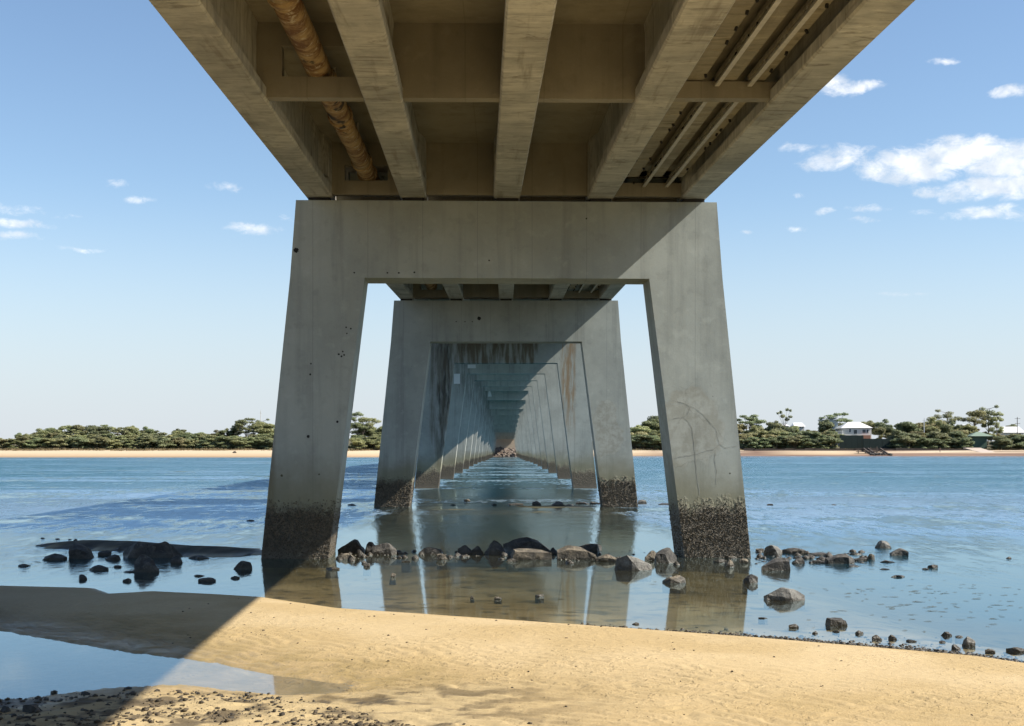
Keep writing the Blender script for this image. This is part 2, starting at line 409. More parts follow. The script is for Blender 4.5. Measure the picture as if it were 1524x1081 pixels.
def ground_z(x, y):
    x = np.asarray(x, float); y = np.asarray(y, float)
    ys = np.interp(x, SHORE[:, 0], SHORE[:, 1]); s = ys - y           # >0 on the sand
    n1 = fbm(x / 1.7, y / 1.7, 3) - .5
    near_w = sst(y, 60, 40)
    # sand bank
    bank = .17 * (1 - np.exp(-np.clip(s, 0, None) / 1.1)) + .035 * n1 * sst(s, .1, 1.5)
    bank = bank + .9 * sst(y, 9.5, -4) + .5 * sst(y, -4, -40)
    dp = poly_sdf(x, y, POOL)
    pool = np.where(dp > 0, .050 * np.minimum(dp, 3.5) + .01, -.09 * (1 - np.exp(dp * 1.4)))
    pool = pool + .012 * n1
    k = .05; hh = np.clip(.5 + .5 * (pool - bank) / k, 0, 1)
    sand = pool * (1 - hh) + bank * hh - k * hh * (1 - hh)
    sand = sand + np.maximum(0, .9 * sst(y, 9.5, -4))*0
    # ripples on the rippled flat, none on the smooth crest
    wx = x + .5 * (fbm(x / .9, y / .9, 11) - .5); wy = y + .5 * (fbm(x / .9 + 7, y / .9 + 3, 23) - .5)
    ph = (wy * .80 + wx * .60) / .16
    rip = np.abs(np.sin(math.pi * ph + 1.9 * (vnoise(wx / .24, wy / .34, 31) - .5) * 2)) ** .8
    rmask = np.maximum(sst(s, 2.8, 4.6), .55 * sst(s, .2, .5) * sst(s, 1.6, 1.0) * sst(x, -1, 1)) * sst(y, 7, 9)
    rmask = rmask * (.55 + .9 * (fbm(x / 2.5, y / 2.5, 41) - .25))
    sand = sand + np.where(s > 0, (rip - .62) * .036 * np.clip(rmask, 0, 1.2) * sst(dp, -.6, .1), 0)
    # lumpy debris flat in front of the pool
    deb = sst(y - .12 * np.abs(x + 3), 13.5, 12.4) * sst(x, 1.2, -1.2) * sst(y, 6, 8)
    sand = sand + deb * (.075 * (fbm(x / .33, y / .33, 51, 4) - .52))
    # bottom of the shallows and the channel
    d = -s
    bed = -.035 * np.clip(d, 0, 4) - .018 * np.clip(d - 4, 0, 12) + .05 * n1 * sst(d, 0, .8)
    bed = bed - 2.2 * sst(y, 60, 125) - .55 * sst(np.abs(x), 14, 40) * sst(d, 3, 20) - .5 * sst(x, 4.8, 8.5) * sst(d, .8, 5) - .3 * sst(-x, 6, 10) * sst(d, .8, 5)
    sand = np.where(s > 0, sand, bed)
    # dark bar on the left beside the first pier
    bx = (x + 8.7) / 3.3; yc = 33.0 - .42 * (x + 9.0) + .4 * np.sin(x * 1.1)
    bar = .15 * np.exp(-((y - yc) / 1.15) ** 2) * sst(np.abs(bx), 1.12, .55) - .02
    sand = np.where(s > 0, sand, np.maximum(sand, np.where(bar > 0, bar + .03 * n1, -9)))
    # low weedy bar in front of the second pier
    bar2 = .05 * np.exp(-((y - 56.2 - .25 * np.sin(x * .8)) / .55) ** 2) * sst(np.abs(x - .3), 4.4, 3.2) - .012 + .05 * n1
    sand = np.where((y > 50) & (y < 62), np.maximum(sand, np.where(np.abs(x - .3) < 4.4, bar2, -9)), sand)
    # far land
    fs = far_shore(x); f = y - fs
    land = np.where(f < 0, .09 * f, .13 * np.clip(f, 0, 14) + .05 * np.clip(f - 14, 0, 40) + .02 * np.clip(f - 54, 0, 120))
    land = land + sst(f, 8, 14) * (.5 * (fbm(x / 4, y / 4, 61) - .5))
    land = np.maximum(land, -2.8)
    mound = np.clip((y - 424) * .085, 0, 2.6) * sst(np.abs(x), 20, 9)
    land = np.where(y > 380, np.maximum(land, mound - .3), land)
    z = np.where(y > 200, land, np.where(y > 110, np.minimum(sand, -2.0), sand))
    return z

def ground_colour(x, y, z):
    n = fbm(x / 1.3, y / 1.3, 71); n2 = fbm(x / .25, y / .25, 73)
    ys = np.interp(x, SHORE[:, 0], SHORE[:, 1]); s = ys - y
    def C(r, g, b): return np.array([r, g, b])[None, None, :]
    def mixc(a, b, f): return a * (1 - f[..., None]) + b * f[..., None]
    dry = mixc(C(.40, .296, .150), C(.46, .352, .198), sst(n, .3, .7))
    damp = mixc(C(.31, .23, .108), C(.38, .28, .142), sst(n2, .3, .7))
    col = mixc(dry, damp, np.clip(sst(z, .09, .03) + .35 * sst(s, 3.0, 5.5), 0, 1))
    deb = sst(y - .12 * np.abs(x + 3), 13.7, 12.6) * sst(x, 1.4, -1.0) * sst(y, 6, 8)
    col = mixc(col, mixc(C(.09, .07, .045), C(.40, .31, .17), sst(n2, .36, .56)), deb * .85)
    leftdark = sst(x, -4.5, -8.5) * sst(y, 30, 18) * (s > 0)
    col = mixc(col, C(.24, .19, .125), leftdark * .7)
    bed = mixc(C(.22, .168, .078), C(.32, .25, .125), sst(n, .35, .65))
    bed = mixc(bed, C(.045, .04, .024), .7 * sst(n2, .55, .75))
    bed = mixc(bed, C(.07, .065, .035), sst(y, 30, 60))
    col = mixc(col, bed, ((s <= 0) & (z < .02)).astype(float))
    bar = ((s <= 0) & (z >= .02)).astype(float)
    col = mixc(col, mixc(C(.035, .03, .022), C(.10, .085, .06), sst(n2, .35, .7)), bar)
    # far land
    f = y - far_shore(x); farm = (y > 200).astype(float)
    sandc = mixc(C(.43, .32, .20), C(.52, .41, .28), sst(f, 3, 12))
    wet = C(.30, .21, .13)
    beach = mixc(wet, sandc, sst(f, .8, 4))
    red = mixc(C(.155, .098, .07), C(.24, .16, .115), sst(n, .3, .7))
    red = mixc(red, C(.52, .42, .30), sst(f, 7.0, 9.0) * sst(n, .42, .55))
    rmask = sst(x, 37, 66)
    light = sst(x, 95, 105) * sst(x, 131, 121)
    beach = mixc(beach, mixc(red, sandc, light * sst(f, 2, 5)), rmask)
    land = mixc(beach, C(.10, .09, .05), sst(f, 15.5, 20))
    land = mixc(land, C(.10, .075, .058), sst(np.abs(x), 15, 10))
    col = mixc(col, land, farm)
    return col

def stretch(core, lo, hi, first, grow, cap):
    out = list(core); st = first; v = core[-1]
    while v < hi: st = min(st * grow, cap); v += st; out.append(v)
    st = first; v = core[0]; pre = []
    while v > lo: st = min(st * grow, cap); v -= st; pre.append(v)
    return np.array(pre[::-1] + out)

gx = stretch(np.arange(-8.6, 9.4, .045), -900, 900, .045, 1.16, 22)
gy = stretch(np.arange(10.0, 24.4, .04), -60, 110, .04, 1.09, 3.0)
gy = np.concatenate([gy, np.arange(gy[-1] + 8, 380, 12.0), np.arange(383, 516, 1.2), [522, 540, 560, 590, 620, 660, 760, 900, 1200, 1800, 2600]])
GX, GY = np.meshgrid(gx, gy)
GZ = ground_z(GX, GY)
GC = ground_colour(GX, GY, GZ)

def grid_faces(nx, ny):
    i = np.arange(nx - 1)[None, :] + nx * np.arange(ny - 1)[:, None]
    return np.stack([i, i + 1, i + nx + 1, i + nx], -1).reshape(-1, 4)

def ground_material():
    m, t, b, P = new_mat("sand_and_silt")
    at = t.n('ShaderNodeAttribute', attribute_name='soil')
    Z = t.sep(P)[2]
    n = t.noise(P, 60, 4, .6); n2 = t.noise(P, 9, 4, .6)
    col = t.mix(.35, at.outputs['Color'], t.mix(n, (.3, .3, .3), (1.45, 1.45, 1.45)), 'MULTIPLY')
    col = t.mix(.3, col, t.mix(n2, (.5, .5, .5), (1.4, 1.4, 1.4)), 'MULTIPLY')
    t.put(b.inputs['Base Color'], col)
    t.put(b.inputs['Roughness'], t.ss(Z, .02, .08, .45, .95))
    q = t.vm('ADD', P, t.vm('MULTIPLY', t.comb(n2, t.noise(P, 5, 3), 0.0), (.22, .22, 0)))
    rid = t.m('ABSOLUTE', t.m('SUBTRACT', t.noise(t.scale(q, (5.2, 7.5, 1)), 1.0, 2, .5, .6), .5))
    rid = t.ss(rid, .0, .26)
    zone = t.ss(t.noise(P, .45, 3), .38, .56)
    h = t.m('ADD', t.m('ADD', t.m('MULTIPLY', n, .005), t.m('MULTIPLY', n2, .012)), t.m('MULTIPLY', t.m('MULTIPLY', rid, zone), .010))
    t.put(b.inputs['Normal'], t.bump(h, .9, 1.0))
    b.inputs['Specular IOR Level'].default_value = .25
    return m
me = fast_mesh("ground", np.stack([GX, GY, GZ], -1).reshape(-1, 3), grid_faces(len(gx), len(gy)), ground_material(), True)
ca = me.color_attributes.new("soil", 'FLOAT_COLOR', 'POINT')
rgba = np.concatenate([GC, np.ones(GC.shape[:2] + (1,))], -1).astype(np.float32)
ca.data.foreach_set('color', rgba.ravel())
tag(link(bpy.data.objects.new("ground", me)), "pale rippled sand bank running out under the tidal channel", kind="structure")

# ------------------------------------------------------------------ water
wx_ = stretch(np.arange(-14, 14.01, .4), -900, 900, .4, 1.12, 25)
wy_ = stretch(np.arange(11.5, 40.01, .35), 9.0, 520, .35, 1.07, 6)
WX, WY = np.meshgrid(wx_, wy_)
WD = np.clip(-ground_z(WX, WY), 0, 5)

def water_material():
    m, t, b, P = new_mat("tidal_water")
    t.t.nodes.remove(b)
    X, Y, Z = t.sep(P)
    dep = t.n('ShaderNodeAttribute', attribute_name='depth').outputs['Fac']
    lx = t.m('ABSOLUTE', X)
    # wind lanes: ruffled and slick bands lying across the channel, at every scale
    lanes = t.noise(t.scale(P, (.016, .075, 1)), 1.0, 8, .70, .3)
    lane = t.ss(lanes, .43, .57)
    gust = t.m('ADD', t.m('MULTIPLY', t.noise(t.scale(P, (.22, .12, 1)), 1.0, 5, .68), .5), t.m('MULTIPLY', t.noise(t.scale(P, (2.4, .5, 1)), 1.0, 5, .7), .5))
    far = t.ss(Y, 34, 75)
    mid = t.ss(Y, 20.5, 36)
    rough = t.m('ADD', t.m('MULTIPLY', far, t.m('MULTIPLY_ADD', lane, .34, .03)), t.m('MULTIPLY', mid, .028))
    rough = t.m('ADD', rough, t.m('MULTIPLY', t.m('MULTIPLY', t.ss(Y, 85, 150), t.ss(Y, 385, 330)), t.m('MULTIPLY_ADD', lane, .22, .05)))
    rough = t.m('MULTIPLY', rough, t.ss(gust, .42, .58, .10, 2.4))
    amp = t.m('ADD', rough, .006)
    sh = t.m('MULTIPLY', t.ss(lx, 6.0, 3.8), .85)          # sheltered between the legs
    amp = t.m('MULTIPLY', amp, t.m('SUBTRACT', 1.0, sh))
    w1 = t.noise(t.scale(P, (.6, 1.5, 1)), 2.0, 3, .6)
    w2 = t.noise(t.scale(P, (.35, 1.2, 1)), .42, 4, .6)
    w3 = t.noise(t.scale(P, (1, 1.6, 1)), 9.0, 2, .5)
    h = t.m('ADD', t.m('ADD', t.m('MULTIPLY', w1, .15), t.m('MULTIPLY', w2, .30)), t.m('MULTIPLY', w3, .020))
    nrm = t.bump(t.m('MULTIPLY', h, amp), 1.0, 1.0)
    inc = t.n('ShaderNodeNewGeometry').outputs['Incoming']
    kf = t.ss(Y, 45, 120, .45, 1.0)
    nf = t.vm('NORMALIZE', t.vm('ADD', t.vm('MULTIPLY', nrm, t.comb(kf, kf, kf)), t.comb(0.0, 0.0, t.m('SUBTRACT', 1.0, kf))))
    cosv = t.m('ABSOLUTE', t.vm('DOT_PRODUCT', nf, inc))
    fres = t.m('MULTIPLY_ADD', t.m('POWER', t.m('SUBTRACT', 1.0, cosv, clamp=True), 5.0), .98, .02, clamp=True)
    gl = t.n('ShaderNodeBsdfGlossy'); t.put(gl.inputs['Roughness'], t.ss(amp, .004, .16, .05, .42)); gl.inputs['Color'].default_value = (.72, .90, 1.0, 1); t.put(gl.inputs['Normal'], nrm)
    trn = t.n('ShaderNodeBsdfTransparent')
    clear = t.m('POWER', 2.718, t.m('MULTIPLY', dep, -1.5))
    t.put(trn.inputs[0], t.mix(clear, (.55, .62, .45), (1, 1, 1)))
    df = t.n('ShaderNodeBsdfDiffuse')
    deep = t.ss(dep, .3, 1.6)
    body = t.mix(deep, t.mix(t.ss(dep, .14, .5), (.095, .078, .038), (.022, .048, .060)), t.mix(t.noise(t.scale(P, (.02, .08, 1)), 1.0, 3), (.003, .052, .082), (.006, .072, .102)))
    t.put(df.inputs[0], body)
    base = t.n('ShaderNodeMixShader'); t.put(base.inputs[0], clear)
    t.t.links.new(df.outputs[0], base.inputs[1]); t.t.links.new(trn.outputs[0], base.inputs[2])
    mx = t.n('ShaderNodeMixShader'); t.put(mx.inputs[0], fres)
    t.t.links.new(base.outputs[0], mx.inputs[1]); t.t.links.new(gl.outputs[0], mx.inputs[2])
    t.t.links.new(mx.outputs[0], t.t.nodes['Material Output'].inputs['Surface'])
    return m
me = fast_mesh("water", np.stack([WX, WY, np.zeros_like(WX)], -1).reshape(-1, 3), grid_faces(len(wx_), len(wy_)), water_material(), True)
da = me.attributes.new("depth", 'FLOAT', 'POINT'); da.data.foreach_set('value', WD.astype(np.float32).ravel())
tag(link(bpy.data.objects.new("water", me)), "blue tidal channel, clear and shallow at the sand bank", kind="structure")

# ------------------------------------------------------------------ bridge
SPAN, NP = 26.4, 16
SOFF = [5.55, 6.25, 6.95, 7.74, 8.56, 9.36, 10.02, 10.62, 10.25, 9.60, 9.20, 8.75, 8.30, 7.72, 7.05, 6.32, 5.60, 4.85]
CROSS, THK, BEAR = 1.72, 1.06, .10
PY = [30 - SPAN + SPAN * k for k in range(NP + 2)]         # the last one is the far abutment
PX = [.53] + [.03] * (NP + 1)
ORD = ["hidden", "nearest", "second", "third", "fourth", "fifth", "sixth", "seventh", "eighth", "ninth", "tenth", "eleventh", "twelfth", "thirteenth", "fourteenth", "fifteenth", "sixteenth", "last"]

def pier_parts(soff, mat, far=False):
    """portal frame: crosshead and two raking legs, local origin at the waterline"""
    top = soff + CROSS; bat = .105; ib = .128
    to = 4.70; so = to + bat * CROSS * .72              # outer half width at top and at soffit
    si = 2.78 if far else 3.18; zb = -3.0
    bo = so + .1025 * (soff - zb); bi = si + .128 * (6.24) / 6.24 * (soff - zb)
    bi = min(bi, bo - 1.30)
    h = THK / 2; cb = []
    c = MB().hexa([(-so, -h, soff), (so, -h, soff), (so, h, soff), (-so, h, soff)], [(-to, -h, top), (to, -h, top), (to, h, top), (-to, h, top)])
    ms = [c.mesh("crosshead", mat)]
    for sg in (-1, 1):
        a, b = sorted((sg * bi, sg * bo)); p, q = sorted((sg * si, sg * so))
        ms.append(MB().hexa([(a, -h, zb), (b, -h, zb), (b, h + .078 * (soff - zb), zb), (a, h + .078 * (soff - zb), zb)], [(p, -h, soff), (q, -h, soff), (q, h, soff), (p, h, soff)]).mesh("leg", mat))
    return ms, (so, bo, si, bi, zb)

def mussel_mesh(rng, x_in, x_out, soff, n, size):
    """crust of small shells on the faces of one leg; x_in/x_out(z) give the leg edges"""
    V = []; F = []
    for i in range(n):
        z = rng.uniform(-.15, 1.12) if rng.random() < .8 else rng.uniform(.8, 1.32)
        if z > .75 and rng.random() < (z - .75) * 1.5: continue
        a, b = x_in(z), x_out(z)
        face = rng.random()
        if face < .75: p = Vector((rng.uniform(min(a, b), max(a, b)), -THK / 2, z)); nn = Vector((0, -1, 0))
        else: p = Vector((a, rng.uniform(-THK / 2, THK / 2 + .45), z)); nn = Vector((-1 if a > 0 else 1, 0, 0))
        s = size * rng.uniform(.5, 1.35)
        t = Vector((rng.uniform(-1, 1), rng.uniform(-1, 1), rng.uniform(-1, 1))); t = (t - nn * t.dot(nn)).normalized(); u = nn.cross(t)
        k = len(V)
        V += [p + t * s, p + u * s * .55, p - t * s * .8, p - u * s * .55, p + nn * s * rng.uniform(.5, 1.0) + t * s * .2]
        F += [(k, k + 1, k + 4), (k + 1, k + 2, k + 4), (k + 2, k + 3, k + 4), (k + 3, k, k + 4)]
    return mesh_from("mussel_crust", V, F)

def mussel_material():
    m, t, b, P = new_mat("mussels")
    f = t.noise(P, 24, 3)
    t.put(b.inputs['Base Color'], t.mix(t.ss(f, .35, .65), (.035, .028, .019), (.105, .085, .055)))
    b.inputs['Roughness'].default_value = .6
    return m
M_MUSSEL = mussel_material()

PIER_LABEL = {1: "nearest concrete portal pier with cracked patch on its right leg", 2: "second concrete portal pier, framed inside the nearest one",
              3: "third concrete portal pier, streaked black and rust under the deck"}
CRACKS = [[(1003, 597), (1016, 600), (1030, 606), (1041, 613), (1050, 622), (1059, 632), (1066, 640), (1067, 650), (1071, 662), (1078, 667), (1096, 664)],
          [(1071, 662), (1060, 669), (1048, 672), (1034, 677), (1028, 678)], [(1065, 670), (1063, 685), (1066, 700), (1065, 722)],
          [(1027, 606), (1022, 618), (1016, 621), (1000, 624)], [(1016, 621), (1024, 628), (1030, 640), (1032, 660), (1035, 690), (1037, 715), (1041, 740)], [(1003, 682), (1018, 679), (1028, 678)]]
def crack_mesh():
    """hairline cracks on the front of the nearest pier's right leg, in the pier's own frame"""
    r = random.Random(2); V = []; F = []
    for line in CRACKS:
        pts = []
        for (a, b), (c, d) in zip(line[:-1], line[1:]):
            for q in range(4): pts.append((a + (c - a) * q / 4 + r.uniform(-.6, .6), b + (d - b) * q / 4 + r.uniform(-.6, .6)))
        pts.append(line[-1]); k = len(V)
        W = [Vector(((x - VX) * 30.1 / FPX - PX[1], -THK / 2 - .003, CZ + (VY - y) * 30.1 / FPX)) for x, y in pts]
        for i, P in enumerate(W):
            t = (W[min(i + 1, len(W) - 1)] - W[max(i - 1, 0)]).normalized(); n = Vector((-t.z, 0, t.x)); hw = r.uniform(.002, .009)
            V += [P + n * hw, P - n * hw]
        F += [(k + 2 * i, k + 2 * i + 1, k + 2 * i + 3, k + 2 * i + 2) for i in range(len(W) - 1)]
    return mesh_from("crack", V, F, plain("crack_shadow", (.29, .30, .27), .95))
rng = random.Random(5)
for k in range(NP + 1):  # the pier beside the camera is out of view, added for the lighting
    e = empty("bridge_pier", (PX[k], PY[k] + THK / 2, 0), math.radians(1.7 if k == 1 else (1.2 if k == 0 else 0)))
    tag(e, PIER_LABEL.get(k, f"{ORD[k]} concrete portal pier out along the row under the bridge" if k else "unseen concrete portal pier beside the camera, added for its effect on the light"),
        "bridge pier", "portal piers carrying the bridge")
    mat = {0: M_PIER, 1: M_PIER1, 2: M_PIER2, 3: M_PIER3}.get(k, M_PIER)
    ms, (so, bo, si, bi, zb) = pier_parts(SOFF[k], mat, k > 9)
    inst("crosshead", ms[0], e)
    for sg, mm in ((-1, ms[1]), (1, ms[2])):
        lg = inst("leg", mm, e)
        if k == 1 and sg == 1: inst("crack", crack_mesh(), lg)
        if k in (1, 2):
            zs = SOFF[k]
            fi = lambda z: sg * (si + (bi - si) * (zs - z) / (zs - zb)); fo = lambda z: sg * (so + (bo - so) * (zs - z) / (zs - zb))
            mu = mussel_mesh(rng, fi, fo, zs, 3600 if k == 1 else 1500, .019 if k == 1 else .03); mu.materials.append(M_MUSSEL)
            tag(inst("mussel_crust", mu, lg), kind="stuff")

# --- spans: everything in a span's own frame, y along the span, z = 0 at the girders' bottom
GPX = [-4.2, -2.1, 0, 2.1, 4.2]
def girder_section(y, block):
    prof = [(.272, 0), (.30, .03), (.30, .20), (.15, .34), (.15, 1.0), (.16, 1.1), (.17, 1.197)]
    if block > 0: prof = [(a + (.30 - a) * block if i > 1 and i < 6 else a + (.296 - a) * block * (i == 6), z) for i, (a, z) in enumerate(prof)]
    return [(a, y, z) for a, z in prof] + [(-a, y, z) for a, z in reversed(prof)]
L = SPAN - .05
g = MB(); secs = [girder_section(y, bk) for y, bk in ((.05, 1), (1.05, 1), (1.75, 0), (L - 1.75, 0), (L - 1.05, 1), (L, 1))]
g.loft(secs); girder_me = g.mesh("girder", M_BEAM)
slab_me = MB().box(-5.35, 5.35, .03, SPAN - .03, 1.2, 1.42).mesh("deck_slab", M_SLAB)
par_me = MB().box(-.12, .12, .03, SPAN - .03, 1.424, 2.3).box(-.17, .17, .03, SPAN - .03, 2.304, 2.42).mesh("parapet", M_BEAM)
bearing_me = MB().box(-.24, .24, .12, .42, -BEAR, -.002).mesh("bearing", M_DARK)
def bay(i): return GPX[i] + .08, GPX[i + 1] - .08
def diaph(i, end):
    a, b = bay(i); mb = MB(); t = .13
    if i == 0:
        if end: o0, o1, q0, q1 = -3.62, -2.66, .36, .70
        else: o0, o1, q0, q1 = -3.66, -2.20, .37, .84
        mb.box(a, b, -t, t, .05, q0).box(a, b, -t, t, q1, 1.199).box(a, o0, -t, t, q0, q1).box(o1, b, -t, t, q0, q1)
    elif i == 3: mb.box(a, b, -t, t, .07 if not end else .03, .33)
    else: mb.box(a, b, -t, t, .05, 1.199)
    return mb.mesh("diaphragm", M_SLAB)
DIA = {(i, e): diaph(i, e) for i in range(4) for e in (0, 1)}
PL = 2.05
STRIPS = [(2.34, 2.86), (3.04, 3.38), (3.55, 3.83)]
panel_me = [MB().box(a, b, .006, PL - .006, .352, .43).mesh("soffit_panel", M_PANEL, bevel=.008) for a, b in STRIPS]
def rail_mesh(x, y0, y1):
    mb = MB().box(x - .035, x + .035, y0, y1, .235, .262).box(x + .018, x + .035, y0, y1, .2625, .40)
    for yy in np.arange(y0 + .5, y1, 1.3): mb.box(x - .012, x + .012, yy - .03, yy + .03, .263, .40)
    return mb.mesh("service_rail", M_STEEL)
RAILS = [rail_mesh(x, y0, y1) for x in (3.055, 3.565) for y0, y1 in ((.6, 9.4), (9.8, 16.6), (17.0, SPAN - .25))]
roof4 = MB().box(2.25, 4.0, .5, SPAN - .5, .60, .66).mesh("bay_floor", M_SLAB)
bl = MB(); rng = random.Random(11)
for x in (2.55, 2.83, 3.07, 3.60, 3.78):
    y = .5
    while y < SPAN - .3:
        if rng.random() < .75:
            bl.tube((x + rng.uniform(-.03, .03), y, .30), (x, y, .354), .022, n=6)
        y += rng.uniform(.35, 1.2)
bolts_me = bl.mesh("panel_bolts", M_DARK)

def wp(k): return Vector((PX[k], PY[k] + THK / 2, SOFF[k] + CROSS + BEAR))
SPANS = []
for k in range(0, NP + 2):
    # span k runs from pier k-1 to pier k
    if k == 0: a = wp(0) + (wp(0) - wp(1)); b = wp(0)  # unseen span added behind the camera to keep skylight off the pier fronts
    else: a, b = wp(k - 1), wp(k)
    d = b - a
    e = empty("bridge_span", a); e.rotation_euler = (math.asin(d.z / d.length), 0, -math.atan2(d.x, d.y))
    e.scale = (1, d.length / SPAN, 1)
    lab = {0: "unseen bridge span behind the camera, added to hold back skylight", 1: "long concrete bridge span directly overhead with five deep girders", 2: "second bridge span, glimpsed through the opening of the nearest pier"}.get(
        k, f"{ORD[k]} bridge span from the sand bank, shading the channel")
    tag(e, lab, "bridge span", "concrete deck spans of the bridge")
    inst("deck_slab", slab_me, e)
    for x in GPX:
        gd = inst("girder", girder_me, e, (x, 0, 0))
        if k in (1, 2):
            inst("bearing", bearing_me, e, (x, 0, 0)); inst("bearing", bearing_me, e, (x, SPAN - .54, 0))
    for x in (-5.2, 5.2): inst("parapet", par_me, e, (x, 0, 0))
    for yy, end in ((.40, 1), (9.6, 0), (16.8, 0), (SPAN - .40, 1)):
        if k > 2 and not end: continue
        for i in range(4): inst("diaphragm", DIA[(i, end)], e, (0, yy, 0))
    if k in (1, 2):
        for si_, pm in enumerate(panel_me):
            for j in range(12):
                inst("soffit_panel", pm, e, (0, .62 + j * PL + (.5 if si_ == 1 else 0) * 0, rng.uniform(-.006, .006)))
        for rm in RAILS: inst("service_rail", rm, e)
        inst("bay_floor", roof4, e)
        tag(inst("panel_bolts", bolts_me, e), kind="stuff")
    SPANS.append(e)

# --- service pipe hung in the left bay
def pipe(k, label):
    src = SPANS[k]
    e = empty("service_pipe", src.location); e.rotation_euler = src.rotation_euler
    tag(e, label, "pipe", "pipes under the deck")
    x, z, r = -3.13, .555, .195
    js = [.2, 4.6, 8.9, 13.2, 17.75, 20.35, 24.75, SPAN - .2]
    for a, b in zip(js[:-1], js[1:]):
        mb = MB(); ys = np.linspace(a, b - .05, 9); secs = []
        for y in ys: secs.append([(x + r * math.cos(t) * (1 + .012 * math.sin(y * 3 + t * 2)), y, z + r * math.sin(t) + .01 * math.sin(y * 1.7)) for t in np.linspace(0, 2 * math.pi, 20, endpoint=False)])
        mb.loft(secs); mb.ob("pipe_length", M_PIPE, e, smooth=True)
        mb = MB(); q = []
        for y, rr in ((b - .19, r + .004), (b - .17, r + .032), (b - .055, r + .032), (b - .05, r - .03)):
            q.append([(x + rr * math.cos(t), y, z + rr * math.sin(t)) for t in np.linspace(0, 2 * math.pi, 20, endpoint=False)])
        mb.loft(q); mb.ob("pipe_socket", M_PIPE, e)
        if b < SPAN - 1:
            mb = MB().box(x - .02, x + .02, b - 1.0, b - .94, z + r * .9, 1.199).ob("hanger", M_STEEL, e)
    return e
pipe(1, "rust-stained service pipe slung along the left bay overhead")
pipe(2, "dark service pipe in the left bay beyond the nearest pier")

# --- white plates fixed to the far piers
def plate(x, y, wpx, hpx, k, label, tri=False):
    Y = PY[k] - .03; c = px(x, y, Y); s = Y / FPX; a, b = wpx * s / 2, hpx * s / 2
    mb = MB()
    if tri: mb.add([(-a, 0, -b), (a, 0, -b), (a * .2, 0, b), (-a * .6, 0, b), (-a, .03, -b), (a, .03, -b), (a * .2, .03, b), (-a * .6, .03, b)], [(0, 1, 2, 3), (7, 6, 5, 4), (0, 4, 5, 1), (1, 5, 6, 2), (2, 6, 7, 3), (3, 7, 4, 0)])
    else: mb.box(-a, a, 0, .03, -b, b)
    o = mb.ob("sign_plate", M_WHITE); o.location = c
    tag(o, label, "sign", "white plates on the piers")
plate(702, 545.5, 12, 5.5, 4, "wide white plate on a far pier's crosshead near its left end")
plate(680, 564, 9, 15, 4, "upright white plate high on a far pier's left leg")
plate(729, 586, 6, 9, 8, "small white tapering plate on a distant pier's crosshead", True)

# --- far abutment
e = empty("bridge_abutment", (0, 453, 0)); tag(e, "pale concrete abutment half in shade at the bridge's far end", "abutment")
M_ABUT = plain("cream_concrete", (.50, .42, .32), .85, .15, .6)
MB().box(-6, 6, .3, 1.5, 1.2, 6.6).ob("wall", M_ABUT, e)
for sg in (-1, 1): MB().box(*sorted((sg * 6, sg * 10)), .3, 1.1, 1.2, 6.6).ob("wing_wall", M_ABUT, e)

# ------------------------------------------------------------------ rocks
def rock_mesh(seed, w, d, h, mat, sink=.25, flat=0.0, detail=True):
    """angular broken stone: a block split along random planes, then chipped; z = 0 at the water or sand line"""
    r = random.Random(seed); bm = bmesh.new()
    bmesh.ops.create_cube(bm, size=1.0)
    for v in bm.verts: v.co = Vector((v.co.x * 1.06, v.co.y * 1.06, v.co.z + .5))     # -.5..+.5, height 0..1
    peak = Vector((r.uniform(-.22, .22), r.uniform(-.15, .15), 0))
    for i in range(r.randint(9, 13) if flat < .5 else 6):
        th = 6.283 * (i + r.uniform(-.4, .4)) / 9; tilt = r.choice((.15, .45, .7, .95, 1.15)) if flat < .5 else r.choice((.05, .12, .2))
        n = Vector((math.cos(th) * math.cos(tilt), math.sin(th) * math.cos(tilt), math.sin(tilt)))
        base = peak * math.sin(tilt) + Vector((0, 0, .45 * math.sin(tilt)))
        dist = r.uniform(.40, .50) if tilt < .3 else r.uniform(.36, .48)
        co = base + n * dist
        bmesh.ops.bisect_plane(bm, geom=bm.verts[:] + bm.edges[:] + bm.faces[:], plane_co=co, plane_no=n, clear_outer=True)
        be = [e for e in bm.edges if len(e.link_faces) == 1]
        if be: bmesh.ops.holes_fill(bm, edges=be, sides=0)
    if flat > .5:
        bmesh.ops.bisect_plane(bm, geom=bm.verts[:] + bm.edges[:] + bm.faces[:], plane_co=(0, 0, .88), plane_no=(r.uniform(-.25, .25), -.12, 1), clear_outer=True)
        be = [e for e in bm.edges if len(e.link_faces) == 1]
        if be: bmesh.ops.holes_fill(bm, edges=be, sides=0)
    zmax = max(v.co.z for v in bm.verts); x0 = min(v.co.x for v in bm.verts); x1 = max(v.co.x for v in bm.verts)
    for v in bm.verts:
        z = v.co.z / zmax
        v.co = Vector(((v.co.x - (x0 + x1) / 2) / (x1 - x0) * w, v.co.y * d, z * h if z > 1e-4 else -sink))
    bmesh.ops.triangulate(bm, faces=bm.faces)
    if detail:
        bmesh.ops.subdivide_edges(bm, edges=[e for e in bm.edges if e.calc_length() > .25 * w], cuts=2)
        bmesh.ops.triangulate(bm, faces=bm.faces)
        sc_ = min(w, h * 1.5, d)
        co = np.array([v.co for v in bm.verts]); q = 2.6 / max(w, .2)
        nz = fbm(co[:, 0] * q + seed, co[:, 2] * q + co[:, 1] * q, seed, 3) - .5
        bm.normal_update()
        for v, a_ in zip(bm.verts, nz): v.co += v.normal * float(a_ * .30) * sc_
    me = bpy.data.meshes.new("rock"); bm.to_mesh(me); bm.free(); me.materials.append(mat)
    return me

